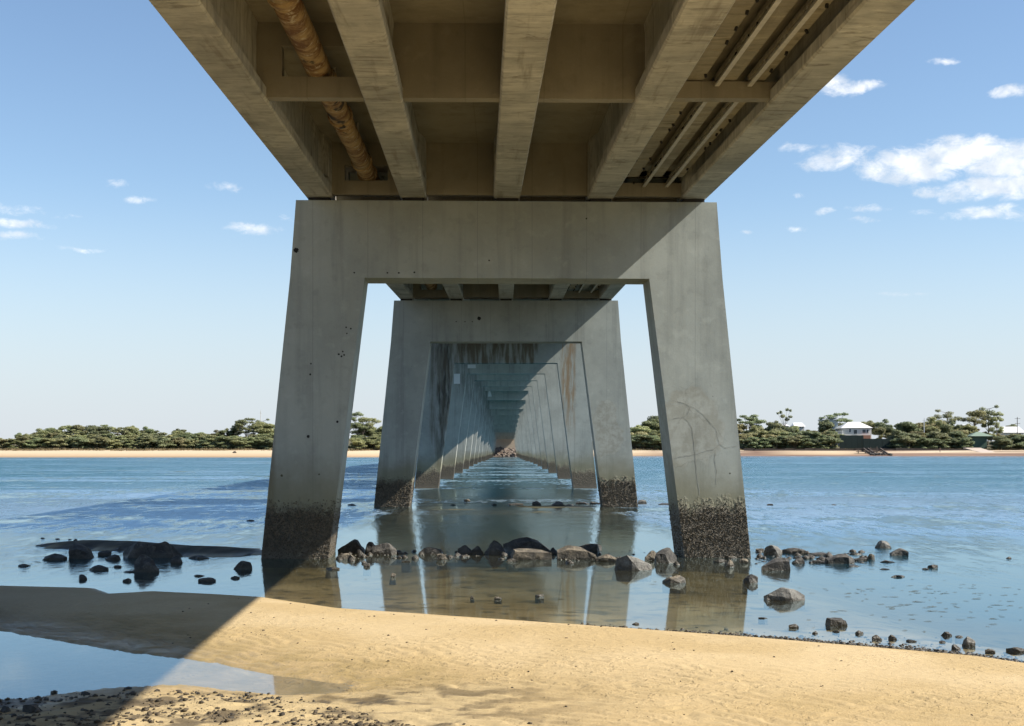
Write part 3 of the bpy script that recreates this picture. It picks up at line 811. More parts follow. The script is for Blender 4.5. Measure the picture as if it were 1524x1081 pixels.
D, T, G = M_ROCK, M_ROCKT, M_ROCKG
ROCKS = [
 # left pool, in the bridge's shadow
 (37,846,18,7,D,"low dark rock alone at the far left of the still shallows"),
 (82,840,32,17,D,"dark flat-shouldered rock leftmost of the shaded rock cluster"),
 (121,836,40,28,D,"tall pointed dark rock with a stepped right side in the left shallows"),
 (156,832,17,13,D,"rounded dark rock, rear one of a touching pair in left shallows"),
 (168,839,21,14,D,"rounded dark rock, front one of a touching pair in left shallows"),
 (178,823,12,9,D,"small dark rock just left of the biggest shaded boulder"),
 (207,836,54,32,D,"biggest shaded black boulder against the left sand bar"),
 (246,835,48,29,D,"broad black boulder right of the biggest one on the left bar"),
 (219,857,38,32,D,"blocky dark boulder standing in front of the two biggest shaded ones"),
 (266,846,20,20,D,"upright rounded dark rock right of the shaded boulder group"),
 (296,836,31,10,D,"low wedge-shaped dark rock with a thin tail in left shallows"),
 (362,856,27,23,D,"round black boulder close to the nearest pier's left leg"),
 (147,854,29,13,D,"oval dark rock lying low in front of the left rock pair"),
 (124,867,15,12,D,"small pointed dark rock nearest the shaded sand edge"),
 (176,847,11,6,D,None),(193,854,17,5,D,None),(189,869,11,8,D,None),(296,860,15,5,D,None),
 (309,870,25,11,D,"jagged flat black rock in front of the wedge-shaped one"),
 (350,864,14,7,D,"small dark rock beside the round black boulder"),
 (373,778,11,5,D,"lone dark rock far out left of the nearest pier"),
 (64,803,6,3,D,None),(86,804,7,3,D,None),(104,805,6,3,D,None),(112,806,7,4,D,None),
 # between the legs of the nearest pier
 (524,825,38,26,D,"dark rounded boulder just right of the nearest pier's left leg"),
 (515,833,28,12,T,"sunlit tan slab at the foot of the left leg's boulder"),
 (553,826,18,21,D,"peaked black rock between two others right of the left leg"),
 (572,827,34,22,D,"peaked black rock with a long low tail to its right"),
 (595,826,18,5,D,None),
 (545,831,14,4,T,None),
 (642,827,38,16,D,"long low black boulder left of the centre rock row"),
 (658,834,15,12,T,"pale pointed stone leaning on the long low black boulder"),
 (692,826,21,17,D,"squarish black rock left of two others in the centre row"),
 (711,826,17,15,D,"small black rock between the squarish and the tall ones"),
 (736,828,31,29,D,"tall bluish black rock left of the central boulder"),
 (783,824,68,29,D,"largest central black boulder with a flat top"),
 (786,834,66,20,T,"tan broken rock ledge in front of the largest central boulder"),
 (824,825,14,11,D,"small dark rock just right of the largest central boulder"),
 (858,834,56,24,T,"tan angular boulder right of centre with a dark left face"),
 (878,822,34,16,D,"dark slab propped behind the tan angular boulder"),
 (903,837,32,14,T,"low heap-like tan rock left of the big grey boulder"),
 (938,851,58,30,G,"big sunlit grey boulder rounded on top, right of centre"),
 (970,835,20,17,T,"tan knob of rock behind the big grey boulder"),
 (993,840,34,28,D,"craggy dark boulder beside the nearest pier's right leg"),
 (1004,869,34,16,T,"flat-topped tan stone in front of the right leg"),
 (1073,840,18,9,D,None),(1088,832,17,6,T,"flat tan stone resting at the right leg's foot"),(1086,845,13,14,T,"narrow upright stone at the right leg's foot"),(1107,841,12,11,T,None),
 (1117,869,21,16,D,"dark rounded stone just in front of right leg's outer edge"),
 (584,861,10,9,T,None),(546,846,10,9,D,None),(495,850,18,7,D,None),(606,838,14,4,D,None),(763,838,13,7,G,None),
 # low row by the second pier
 (524,754,11,5,D,None),(695,748,8,6,T,None),(766,753,22,5,D,None),(780,755,18,3,T,None),(799,753,13,9,D,"pointed dark rock, tallest of the low row by second pier"),
 (832,754,20,9,G,"pale grey rock in the low row by second pier"),(848,753,10,3,D,None),(868,752,19,6,D,None),(887,752,16,6,D,None),(958,751,16,8,G,"grey rock at the outer foot of the second pier's right leg"),
 (992,753,22,5,D,None),(675,753,8,3,D,None),(735,753,7,4,D,None),
 # right of the nearest pier
 (1150,828,27,20,G,"blocky grey rock on top of the pile beside right leg"),(1154,851,47,25,D,"large blocky dark boulder in front of the right pile"),(1178,825,38,12,D,"long low rock behind the right pile"),
 (1190,829,18,13,T,None),(1190,840,22,13,D,"squat dark rock right of the large blocky boulder"),(1203,834,9,10,D,None),(1222,829,26,8,D,None),(1220,841,24,8,D,None),
 (1250,840,42,18,D,"broad sloping dark rock midway along the right-hand rocks"),(1278,838,20,9,D,None),(1295,834,13,11,T,"small upright pale rock near the end of right-hand rocks"),
 (1316,817,30,15,G,"far pointed grey rock of the outer pair on the right"),(1337,828,24,15,D,"near dark rock of the outer pair on the right"),
 (1320,839,18,6,D,None),(1271,845,15,5,D,None),(1316,849,11,4,D,None),(1336,861,18,6,D,None),(1389,848,12,9,D,None),(1378,849,9,4,D,None),(1131,824,14,9,T,None),
 (1146,754,10,5,D,None),(1241,753,6,3,D,None),(1501,833,6,5,G,None),
 (1168,896,55,24,G,"smooth pale grey slab with an upright left end in right shallows"),
 (1242,932,30,14,D,"dark rectangular block alone in the right shallows"),
 (1181,937,12,9,D,None),(1135,922,12,4,D,None),(1213,945,7,6,D,None),(1244,942,8,4,D,None),(1279,946,10,8,D,None),(1305,956,11,12,T,None),(1328,955,10,11,T,None),
 (1355,957,13,6,D,None),(1408,949,13,9,D,None),(1403,958,8,5,D,None),(1441,963,17,17,G,"pale leaning stone standing above the shingle at far right"),(1422,970,12,12,D,None),(1428,950,9,5,D,None),
 (1514,974,24,12,D,None),(1473,974,11,9,T,None),
 # on the near debris flat
 (9,1066,20,18,D,"dark cone-shaped stone at the left edge of near debris"),(50,1064,30,19,D,"largest dark stone on the near debris flat"),(80,1032,8,5,D,None),(191,1027,11,5,D,None),
 (128,1036,12,8,D,None),(741,894,10,7,T,None),(704,892,7,5,D,None),(803,890,11,6,G,None),(946,931,9,5,D,None),
]
def small_label(x, y):
    if y > 1000: return "small dark stone on the near shaded debris flat", "stones on the near debris flat"
    if y > 875 and x > 900: return "fist-sized stone in the shallows along the right shingle edge", "stones along the right shingle edge"
    if 740 < y < 760 : return "low small rock in the thin row by the second pier", "low rocks by the second pier"
    if y > 875: return "small stone in the brown shallows before the sand bank", "small stones before the sand bank"
    if x < 400: return "small dark stone breaking the still water left of the nearest pier", "small stones in the left shallows"
    if x < 1125: return "small stone among the rocks between the nearest pier's legs", "small stones between the legs"
    return "small rock among the scatter right of the nearest pier", "small rocks right of the nearest pier"
for i, (rx, by, rw, rh, rm, lab) in enumerate(ROCKS):
    if rx < 400 and by < 1000: by, rh = (by - .15 * rh, rh * .85) if rh > 25 else (by - .36 * rh, rh * .66)
    elif lab is None: by, rh, rw = by - .25 * rh, rh * .68, rw * 1.15
    else: by, rh = by - .05 * rh, rh * .86
    rw *= 1.03
    zb = 0.0
    if by > 1000: zb = .03
    Y = depth_of(by, zb); s = Y / FPX; wd, hh = rw * s, rh * s
    dd = wd * random.Random(i).uniform(.5, .75)
    hh = max(hh - dd * .08, hh * .7)
    flat = .9 if lab and any(q in lab for q in ("rectangular", "ledge")) else 0.0
    me = rock_mesh(100 + i, wd, dd, hh, rm, .22, flat, rw > 9)
    o = inst("rock", me, None, ((rx - VX) * (Y + dd * .45) / FPX, Y + dd * .45, zb))
    if lab is None: lab, grp = small_label(rx, by)
    else: grp = None
    tag(o, lab, "rock", grp)

# --- uncountable small stones: shingle along the right waterline, litter on the near flat
ICO = None
def stones(name, pts, sizes, mat, seed, flatten=.6):
    bm = bmesh.new(); bmesh.ops.create_icosphere(bm, subdivisions=1, radius=1.0)
    V0 = np.array([v.co for v in bm.verts]); F0 = np.array([[v.index for v in f.verts] for f in bm.faces]); bm.free()
    r = np.random.RandomState(seed); n = len(pts)
    j = 1 + .5 * (r.rand(n, len(V0), 1) - .5)
    V = V0[None] * j * np.stack([r.uniform(.7, 1.3, n), r.uniform(.6, 1.1, n), r.uniform(.4, 1.0, n) * flatten * 1.4], -1)[:, None, :]
    a = r.rand(n) * 6.28; c, s = np.cos(a)[:, None], np.sin(a)[:, None]
    V = np.stack([V[..., 0] * c - V[..., 1] * s, V[..., 0] * s + V[..., 1] * c, V[..., 2]], -1)
    V = V * np.asarray(sizes)[:, None, None] + np.asarray(pts)[:, None, :]
    F = F0[None] + (np.arange(n) * len(V0))[:, None, None]
    return link(bpy.data.objects.new(name, fast_mesh(name, V.reshape(-1, 3), F.reshape(-1, 3), mat)))

rs = np.random.RandomState(8)
n = 230
pxx = np.where(rs.rand(n) < .6, rs.uniform(505, 1010, n), rs.uniform(1125, 1300, n)); pyy = 829 + 5 * rs.randn(n) + np.where(pxx > 1100, 3, 0)
yy = CZ * FPX / (np.clip(pyy, 815, 850) - VY) + .3; xx = (pxx - VX) * yy / FPX
tag(stones("rubble_line", np.stack([xx, yy, np.full(n, -.01)], -1), (.03 + .10 * rs.rand(n) ** 2.2), M_ROCK, 12, .75), "small dark rubble packed among the rocks by the nearest pier", kind="stuff")
n = 2600
u = rs.rand(n) ** .8; x = 1.0 + 8.5 * u
off = np.abs(rs.randn(n)) * .16 * (.35 + 1.2 * sst(x, 2.0, 5)) * np.where(rs.rand(n) < .2, 3.2, 1)
y = np.interp(x, SHORE[:, 0], SHORE[:, 1]) + off - .06
z = np.maximum(ground_z(x, y), -.05)
keep = rs.rand(n) < np.clip(.15 + .9 * sst(x, 1.5, 4.5), 0, 1)
sz = (.012 + .03 * rs.rand(n) ** 2.5)
M_SHINGLE = rock_material("shingle", (.06, .05, .035), (.26, .21, .145))
tag(stones("shingle", np.stack([x, y, z + .006], -1)[keep], sz[keep], M_SHINGLE, 4), "brown shingle strewn along the right water's edge", kind="stuff")

n = 10000
x = rs.uniform(-6.4, .9, n); y = 9.6 + 4.2 * rs.rand(n) ** 1.2
lim = 13.3 - 2.7 * sst(x, -2.6, .1)
keep = (y < lim + .3 * (rs.rand(n) - .5)) & (fbm(x / .5, y / .5, 91) + .25 * rs.rand(n) > .55)
z = ground_z(x, y)
sz = .006 + .032 * rs.rand(n) ** 3.6
M_LITTER = rock_material("shore_litter", (.022, .016, .009), (.13, .095, .052))
tag(stones("shore_litter", np.stack([x, y, z + .004], -1)[keep], sz[keep], M_LITTER, 5, .55), "dark weed and shell litter on the near wet flat", kind="stuff")

# stray bits of shell and weed over the open sand
n = 700
x = rs.uniform(-5, 7.5, n); y = rs.uniform(10.5, 21, n); z = ground_z(x, y)
keep = (z > .03) & (y < np.interp(x, SHORE[:, 0], SHORE[:, 1]) - .1)
tag(stones("beach_wrack", np.stack([x, y, z + .002], -1)[keep], (.004 + .016 * rs.rand(n) ** 4)[keep], M_LITTER, 6, .5), "stray dark crumbs of weed over the open sand", kind="stuff")

# weed flecks floating in the shallows
n = 170; V = []; F = []
rr = random.Random(3)
def fleck(cx, cy, w_, d_):
    k = len(V); m_ = rr.randint(5, 7)
    for q in range(m_):
        t = 6.283 * q / m_; a = rr.uniform(.6, 1.1); V.append((cx + w_ * a * math.cos(t), cy + d_ * a * math.sin(t), .004 + .004 * rr.random()))
    V.append((cx, cy, .009))
    for q in range(m_): F.append((k + q, k + (q + 1) % m_, k + m_))
for i in range(n):
    zone = rr.random()
    if zone < .5: pxx, pyy = rr.gauss(1400, 90), rr.gauss(893, 16)
    elif zone < .72: pxx, pyy = rr.uniform(1140, 1500), rr.uniform(870, 940)
    elif zone < .9: pxx, pyy = rr.uniform(0, 120), rr.gauss(834, 8)
    else: pxx, pyy = rr.uniform(520, 1000), rr.uniform(860, 915)
    Y = depth_of(max(pyy, 780)); X = (pxx - VX) * Y / FPX
    if np.interp(X, SHORE[:, 0], SHORE[:, 1]) > Y - .25: continue
    s = rr.uniform(.008, .03)
    fleck(X, Y, s * rr.uniform(2.0, 5.0), s)
me = mesh_from("floating_weed", V, F, plain("brown_weed", (.05, .048, .02), .6))
tag(link(bpy.data.objects.new("floating_weed", me)), "flecks of brown weed afloat on the shallows", kind="stuff")

# ------------------------------------------------------------------ far-shore vegetation
def leaf_quads(r, centres, radii, n, size, up=.85):
    """n leaf-clump faces spread through flattened clumps"""
    c = np.asarray(centres); R = np.asarray(radii); wgt = (R[:, 0] * R[:, 1]); wgt = wgt / wgt.sum()
    i = r.choice(len(c), n, p=wgt)
    d = r.randn(n, 3); d /= np.linalg.norm(d, axis=1)[:, None]
    rad = r.rand(n, 1) ** .45
    p = c[i] + d * rad * R[i]
    nn = d * .8 + np.array([0, 0, up]) + .5 * r.randn(n, 3); nn /= np.linalg.norm(nn, axis=1)[:, None]
    a = np.cross(nn, r.randn(n, 3)); a /= np.linalg.norm(a, axis=1)[:, None]; b = np.cross(nn, a)
    s = size * r.uniform(.6, 1.4, (n, 1))
    V = np.stack([p + a * s, p + b * s * .55, p - a * s, p - b * s * .55], 1).reshape(-1, 3)
    V = V + .12 * size * r.randn(*V.shape)
    return V, np.arange(4 * n).reshape(-1, 4)

def tree_proto(kind, seed):
    r = np.random.RandomState(seed); tr = MB(); C = []; R = []
    if kind == 'bush':            # dense dome down to the ground, 5 m
        H = 5.0
        for i in range(26):
            a = r.rand() * 6.28; q = r.rand() ** .6; zz = r.rand()
            rad = 3.0 * math.sqrt(max(0, 1 - (zz * .85) ** 2))
            C.append((rad * q * math.cos(a), rad * q * math.sin(a), .5 + 3.9 * zz)); s = r.uniform(.55, 1.05); R.append((s * 1.3, s * 1.3, s * .5))
        for i in range(4):
            a = r.rand() * 6.28; tr.tube((.15 * math.cos(a), .15 * math.sin(a), -.3), (1.1 * math.cos(a), 1.1 * math.sin(a), 2.6), .10, .04, 6)
        n, ls = 6000, .21
    elif kind == 'scrub':         # round crown on a short leaning stem, 7 m
        H = 7.0; lean = r.uniform(-.6, .6)
        tr.tube((0, 0, -.3), (lean, .1, 2.8), .16, .11, 7)
        for i in range(9):
            a = 6.28 * i / 9 + r.rand(); q = r.uniform(.9, 2.3); zz = r.uniform(3.2, 6.2)
            e = (lean + q * math.cos(a), q * math.sin(a), zz); tr.tube((lean, .1, 2.7), e, .07, .025, 5)
            s = r.uniform(.9, 1.35); C.append(e); R.append((s * 1.25, s * 1.25, s * .52))
        for i in range(9):
            a = r.rand() * 6.28; q = r.uniform(0, 1.9); C.append((lean + q * math.cos(a), q * math.sin(a), r.uniform(2.2, 6.0))); s = r.uniform(.6, 1.0); R.append((s, s, s * .7))
        n, ls = 5200, .22
    elif kind == 'umbrella':      # bare forking limbs under flat separate clumps, 9 m
        H = 9.0
        for t0 in range(2):
            bx = r.uniform(-.5, .5); tip = (bx + r.uniform(-.8, .8), r.uniform(-.5, .5), 4.6)
            tr.tube((bx, 0, -.3), tip, .17, .10, 7)
            for i in range(6):
                a = r.rand() * 6.28; q = r.uniform(.9, 3.0); zz = 8.6 - .28 * q * q * r.uniform(.5, 1.3) - r.uniform(0, 1.0)
                e = (tip[0] + q * math.cos(a), tip[1] + q * math.sin(a), zz); tr.tube(tip, e, .07, .03, 5)
                s = r.uniform(.7, 1.25); C.append(e); R.append((s * 1.25, s * 1.25, s * .45))
        n, ls = 2600, .19
    elif kind == 'gum':           # tall, tiers of clumps on a leaning trunk, 14 m
        H = 14.0; pts = [(0, 0, -.3), (.5, 0, 4), (.2, .2, 8), (.9, .1, 11.5)]
        for a, b, r0, r1 in zip(pts[:-1], pts[1:], (.3, .24, .16), (.24, .16, .08)): tr.tube(a, b, r0, r1, 7)
        for i in range(17):
            zz = r.uniform(4.5, 13.3); a = r.rand() * 6.28; q = r.uniform(1.2, 4.3) * (1 - .45 * abs(zz - 8.5) / 6)
            base = pts[1] if zz < 7.5 else pts[2] if zz < 11 else pts[3]
            e = (base[0] + q * math.cos(a), base[1] + q * math.sin(a), zz); tr.tube(base, e, .09, .03, 5)
            s = r.uniform(.85, 1.5); C.append(e); R.append((s * 1.25, s * 1.25, s * .62))
        n, ls = 4600, .21
    else:                         # 'wisp': thin, nearly bare limbs with a few tufts, 8 m
        H = 8.0; tr.tube((0, 0, -.3), (.3, 0, 4), .13, .08, 6)
        for i in range(7):
            a = r.rand() * 6.28; q = r.uniform(.6, 2.0); e = (.3 + q * math.cos(a), q * math.sin(a), r.uniform(5, 7.8)); tr.tube((.3, 0, 3.9), e, .05, .018, 5)
            s = r.uniform(.35, .7); C.append(e); R.append((s, s, s * .6))
        n, ls = 420, .2
    V, F = leaf_quads(r, C, R, n, ls)
    return H, tr.mesh("trunk", M_BARK), V, F

PROTO = {}
def proto(kind, var, mat):
    key = (kind, var, mat.name)
    if key not in PROTO:
        if (kind, var) not in PROTO: PROTO[(kind, var)] = tree_proto(kind, 40 + 7 * var + len(kind))
        H, tm, V, F = PROTO[(kind, var)]
        PROTO[key] = (H, tm, fast_mesh("crown", V, F, mat))
    return PROTO[key]

rt = random.Random(21)
def tree(kind, x, top, Y, wide=1.0, mat=None, label=None, group=None, cat=None, name=None):
    mat = mat or rt.choice((M_LEAF, M_LEAF, M_LEAFD, M_LEAFY))
    H, tm, cm = proto(kind, rt.randrange(3), mat)
    X = (x - VX) * Y / FPX; zg = float(ground_z(np.array([X]), np.array([Y]))[0])
    ztop = CZ + (VY - top) * Y / FPX; sc = max(.25, (ztop - zg) / H)
    e = empty(name or ("bush" if kind == 'bush' else "tree"), (X, Y, zg), rt.uniform(0, 6.28))
    ww = sc * wide if wide else sc
    e.scale = (ww, ww, sc)
    inst("trunk", tm, e); inst("crown", cm, e)
    tag(e, label, cat or ("bush" if kind == 'bush' else "tree"), group)

def hidden(x): return 412 < x < 518 or 572 < x < 938 or 1004 < x < 1098
def sky_l(x): return -2.0 + float(np.interp(x, [-80, 0, 20, 40, 70, 100, 130, 190, 205, 225, 242, 255, 275, 310, 335, 350, 400, 520, 575], [655, 652, 648, 642, 637, 634, 634, 634, 640, 637, 646, 642, 640, 642, 640, 634, 628, 624, 630]))
def sky_r(x): return float(np.interp(x, [938, 960, 985, 1004, 1100, 1130, 1160, 1200, 1225, 1250, 1330, 1345, 1370, 1400, 1430, 1480, 1524, 1600], [634, 624, 620, 620, 628, 630, 630, 632, 636, 645, 646, 634, 628, 624, 624, 640, 648, 650]))
def zone_l(x):
    return ("cut by the left edge of the picture" if x < 5 else "near the left edge, below the first flat-topped tree" if x < 62 else "below the umbrella-shaped tree on the far left shore" if x < 110 else "below the round-headed tree above the left thicket" if x < 145 else "below the thin flat-crowned tree on the far left shore" if x < 180 else
            "below the domed tree left of the skyline dip" if x < 245 else "just right of the left skyline's dip" if x < 285 else "midway between the skyline dip and the nearest pier" if x < 325 else "below the dark tiered tree near the nearest pier" if x < 368 else "beside the nearest pier's left edge" if x < 450 else "seen just inside the nearest pier's left leg")
def zone_r(x):
    return ("between the right legs of the first two piers" if x < 1010 else "just right of the nearest pier on the far shore" if x < 1140 else "below the wispy bare tree on the right" if x < 1200 else
            "left of the dark green fence" if x < 1262 else "right of the dark green fence" if x < 1365 else "below the white cross marker" if x < 1400 else "left of the green-roofed shelter" if x < 1450 else "right of the green-roofed shelter")
def named(what, zone): return what + " " + zone, what + " " + zone
x = -70.0
while x < 590:
    if not hidden(x):
        tree('bush', x, 652 + rt.uniform(-4, 3), 414 + rt.uniform(-2, 2), rt.uniform(1.1, 1.5), None, *named("front-row bush", zone_l(x)))
        tree('bush', x + 6, 645 + rt.uniform(-3, 4) + max(0, sky_l(x) - 642), 421 + rt.uniform(-2, 3), rt.uniform(.95, 1.3), None, *named("second-row bush", zone_l(x)))
        tree(rt.choice(('scrub', 'scrub', 'umbrella')), x + rt.uniform(-5, 5), sky_l(x) + rt.uniform(-1.5, 5), 430 + rt.uniform(-3, 6), rt.uniform(.95, 1.3), None, *named("skyline tree", zone_l(x)))
    x += 12.5
for (x, top, k, lab) in ((70, 634, 'umbrella', "flat-topped tree at the left end of the far skyline"), (101, 630, 'umbrella', "umbrella-shaped tree left of centre of the left thicket"),
                         (118, 631, 'scrub', "round-headed tree standing above the left thicket"), (158, 630, 'umbrella', "thin flat-crowned tree above the left thicket, sky showing through"),
                         (190, 630, 'scrub', "peaked tree on the left thicket's skyline"), (223, 633, 'scrub', "domed tree beside the dip in the left skyline"),
                         (271, 635, 'scrub', "small dark tree right of the dip in the left skyline"), (352, 622, 'gum', "dark tiered tree, tall left one beside the nearest pier"),
                         (366, 618, 'umbrella', "tall open-crowned tree close to the nearest pier's left leg"), (391, 619, 'gum', "bright green tall tree touching the nearest pier's left edge"),
                         (530, 612, 'gum', "tall tree seen just inside the nearest pier's left leg"), (552, 617, 'umbrella', "open tree seen between the left legs of the first two piers")):
    tree(k, x, top, 433, 1.0 if k != 'gum' else .9, M_LEAFY if 'bright' in lab else M_LEAFD if 'dark' in lab else M_LEAF, lab)
x = 930.0
while x < 1610:
    if not hidden(x):
        if not (1242 < x < 1336 or 1436 < x < 1482):
            tree('bush', x, 650 + rt.uniform(-5, 3), 484 + rt.uniform(-1, 2), rt.uniform(1.0, 1.4), M_LEAFD if rt.random() < .6 else M_LEAF, *named("front-row bush", zone_r(x)))
            tree('bush', x + 5, 641 + rt.uniform(-4, 4) + (6 if x > 1470 else 0), 492 + rt.uniform(-2, 3), rt.uniform(.9, 1.2), None, *named("second-row bush", zone_r(x)))
        if not 1225 < x < 1330: tree('scrub', x + rt.uniform(-4, 4), sky_r(x) + rt.uniform(0, 6), 503 + rt.uniform(-3, 8), rt.uniform(.9, 1.2), None, *named("back-row tree", zone_r(x)))
    x += 14
for (x, top, k, Y, wd, m_, lab) in ((962, 620, 'scrub', 506, 1.0, M_LEAF, "olive tree between the right legs of the first two piers"), (982, 617, 'scrub', 511, 1.0, M_LEAFD, "dark tree against the inner edge of the right leg"),
        (1112, 613, 'umbrella', 511, 1.1, M_LEAFD, "tall dark umbrella tree just right of the nearest pier"), (1122, 616, 'gum', 516, .7, M_LEAFD, "tiered tree right of the tall umbrella tree by the pier"),
        (1148, 622, 'scrub', 509, .8, M_LEAFD, "dark tree below the nearly bare one on the right shore"), (1168, 607, 'wisp', 513, .9, M_LEAFD, "nearly bare tree with wispy tufts above the right scrub"),
        (1240, 610, 'umbrella', 519, 1.15, M_LEAFD, "dark arching umbrella tree behind the white-roofed house"), (1228, 620, 'scrub', 515, .8, M_LEAFD, "dark tree left of the grey two-storey house"),
        (1285, 622, 'scrub', 529, 1.0, M_LEAFY, "yellowish tree behind the white-roofed house's ridge"), (1320, 621, 'scrub', 523, .9, M_LEAFD, "dark tree behind the right end of the white-roofed house"),
        (1308, 634, 'scrub', 513, .8, M_LEAF, "brownish tree at the right end of the white-roofed house"), (1330, 640, 'bush', 509, 1.2, M_LEAFY, "pale bush right of the green fence"),
        (1412, 604, 'gum', 516, 1.0, M_LEAFD, "dome-crowned dark tree with pale limbs, left of the two tallest"), (1447, 606, 'umbrella', 513, 1.0, M_LEAFY, "sunlit layered tree between the two tallest on the right"),
        (1470, 597, 'gum', 516, .75, M_LEAFD, "tallest tree on the far right with a flat separate top"), (1484, 612, 'gum', 511, .75, M_LEAFY, "leaning tree with round tufts at the right of the tallest"),
        (1376, 618, 'scrub', 509, 1.25, M_LEAFY, "broad olive tree with the white cross before it"), (1350, 626, 'scrub', 505, 1.1, M_LEAF, "broad tree left of the white cross"),
        (1491, 648, 'bush', 482, 1.2, M_LEAFD, "dark round bush right of the green-roofed shelter"), (1504, 630, 'scrub', 531, .7, M_LEAFD, "small tree behind the far right white house"),
        (1422, 640, 'scrub', 489, 1.1, M_LEAFD, "dark dense tree left of the green-roofed shelter"), (1400, 636, 'scrub', 487, 1.1, M_LEAFD, "dense rounded tree above the sea wall, under the dome-crowned one")):
    tree(k, x, top, Y, wd, m_, lab)

# dune grass: tufts along the head of the far left beach and the right bank
n = 9000; x = np.where(rs.rand(n) < .75, rs.uniform(-172, -28, n), rs.uniform(40, 195, n))
y = far_shore(x) + 15 + 5 * rs.rand(n) ** .7 + np.where(x > 0, 2, 0)
z = ground_z(x, y); hgt = rs.uniform(.25, .75, n) * (fbm(x / 3, y / 2, 97) > .42); a = rs.rand(n) * 6.28; s = rs.uniform(.08, .25, n)
A = np.stack([x - s * np.cos(a), y - s * np.sin(a), z], -1); B = np.stack([x + s * np.cos(a), y + s * np.sin(a), z], -1)
Cc = np.stack([x + .3 * rs.randn(n) * hgt, y, z + hgt], -1)
me = fast_mesh("dune_grass", np.stack([A, B, Cc], 1).reshape(-1, 3), np.arange(3 * n).reshape(-1, 3), M_GRASS)
tag(link(bpy.data.objects.new("dune_grass", me)), "straw-coloured dune grass at the head of the far beach", kind="stuff")

# ------------------------------------------------------------------ far-shore buildings and small things
M_WALLW = plain("cream_wall", (.62, .60, .55), .8, .1, 1)
M_WALLG = plain("grey_blue_wall", (.30, .36, .38), .8, .12, 1)
M_ROOFW = plain("white_roof", (.66, .66, .65), .5, .05, 1)
M_GLASS = plain("window_glass", (.03, .04, .05), .15, .1, 1)
M_GREENF = plain("green_fence", (.008, .020, .018), .9, .4, 1.5)
M_GREENR = plain("green_roof", (.17, .23, .175), .6, .1, 1)
M_BRICK = plain("red_brick", (.30, .15, .10), .85, .2, 2)
M_TIMBER = plain("weathered_timber", (.075, .06, .05), .85, .3, 2)
M_WALLS = plain("dark_sea_wall", (.060, .048, .040), .9, .45, .9)
M_RAMP = plain("pale_concrete_ramp", (.42, .35, .295), .85, .2, .8)

def gz(X, Y): return float(ground_z(np.array([float(X)]), np.array([float(Y)]))[0])

def house(cx, eave, ridge, wpx, Y, depth, wall, roof, label, windows, base=None, hip=.3, brick=0.0):
    s = Y / FPX; W = wpx * s; X = (cx - VX) * s; ze = CZ + (VY - eave) * s; zr = CZ + (VY - ridge) * s
    zg = gz(X, Y); zg = zg - .3
    e = empty("house", (X, Y, 0)); tag(e, label, "house", "houses behind the right shore")
    MB().box(-W / 2, W / 2, 0, depth, zg, ze).ob("wall", wall, e)
    o = .45; hp = W * hip
    MB().add([(-W / 2 - o, -o, ze), (W / 2 + o, -o, ze), (W / 2 + o, depth + o, ze), (-W / 2 - o, depth + o, ze), (-W / 2 + hp, depth / 2, zr), (W / 2 - hp, depth / 2, zr)],
             [(0, 1, 5, 4), (1, 2, 5), (2, 3, 4, 5), (3, 0, 4), (3, 2, 1, 0)]).ob("roof", roof, e)
    for (wx, wy, ww, wh) in windows:
        x0 = (wx - VX) * s - X; z0 = CZ + (VY - wy) * s; a = ww * s / 2; b = wh * s / 2
        f = MB().box(x0 - a - .08, x0 + a + .08, -.06, .02, z0 - b - .08, z0 - b).box(x0 - a - .08, x0 + a + .08, -.06, .02, z0 + b, z0 + b + .08).box(x0 - a - .08, x0 - a, -.06, .02, z0 - b, z0 + b).box(x0 + a, x0 + a + .08, -.06, .02, z0 - b, z0 + b).ob("window", M_WHITE, e)
        MB().box(x0 - a, x0 + a, -.03, -.005, z0 - b, z0 + b).ob("pane", M_GLASS, f)
    return e, s, X
h1, s, X = house(1275, 637, 628, 44, 507, 8, M_WALLW, M_ROOFW, "cream house with a wide white hipped roof above the green fence", [(1286, 642, 5, 5), (1291, 642, 3, 5), (1273, 643, 5, 6), (1265, 641, 2.5, 5)], hip=.3)
# verandah with posts on the left of the cream house
vx0, vx1 = (1244 - 1277) * s, (1258 - 1277) * s; zf = CZ + (VY - 646) * s; zt = CZ + (VY - 638) * s
MB().box(vx0, vx1 - .1, -1, 4, zf - .3, zf).ob("verandah_floor", M_WHITE, h1); MB().box(vx0 - .2, vx1 - .1, -1.2, 4, zt, zt + .18).ob("verandah_roof", M_ROOFW, h1)
for i in range(6): MB().box(vx0 + .1 + i * .5, vx0 + .2 + i * .5, -.95, -.85, zf - (2.5 if i % 5 == 0 else 0), zt).ob("verandah_post", M_WHITE, h1)
MB().box(vx0, vx1 - .1, -1.0, -.94, zf + .85, zf + .95).ob("verandah_rail", M_WHITE, h1)
MB().box((1284 - 1277) * s, (1296 - 1277) * s, -1.5, -.05, gz(X, 505) - .3, CZ + (VY - 648) * s).ob("brick_terrace", M_BRICK, h1)
house(1236, 625, 620, 22, 515, 7, M_WALLG, plain("grey_roof", (.22, .24, .25), .7), "grey-blue two-storey house left of the cream one", [(1231, 631, 3, 5), (1234.5, 631, 2, 5), (1240, 632, 4, 4)], hip=.2)
house(1509, 644, 635, 30, 521, 8, M_WALLW, M_ROOFW, "white house with a pale gabled roof at the far right edge", [(1518, 647, 3, 4)], hip=.05)
house(1190, 635, 629, 14, 519, 7, M_WALLW, M_ROOFW, "small white gable half hidden in the right scrub", [(1190, 636, 3, 3)], hip=.02)
house(1166, 634, 631.5, 16, 521, 7, M_WALLW, M_ROOFW, "low pale roof showing between bushes left of the white gable", [(1166, 635, 3, 2)], hip=.05)
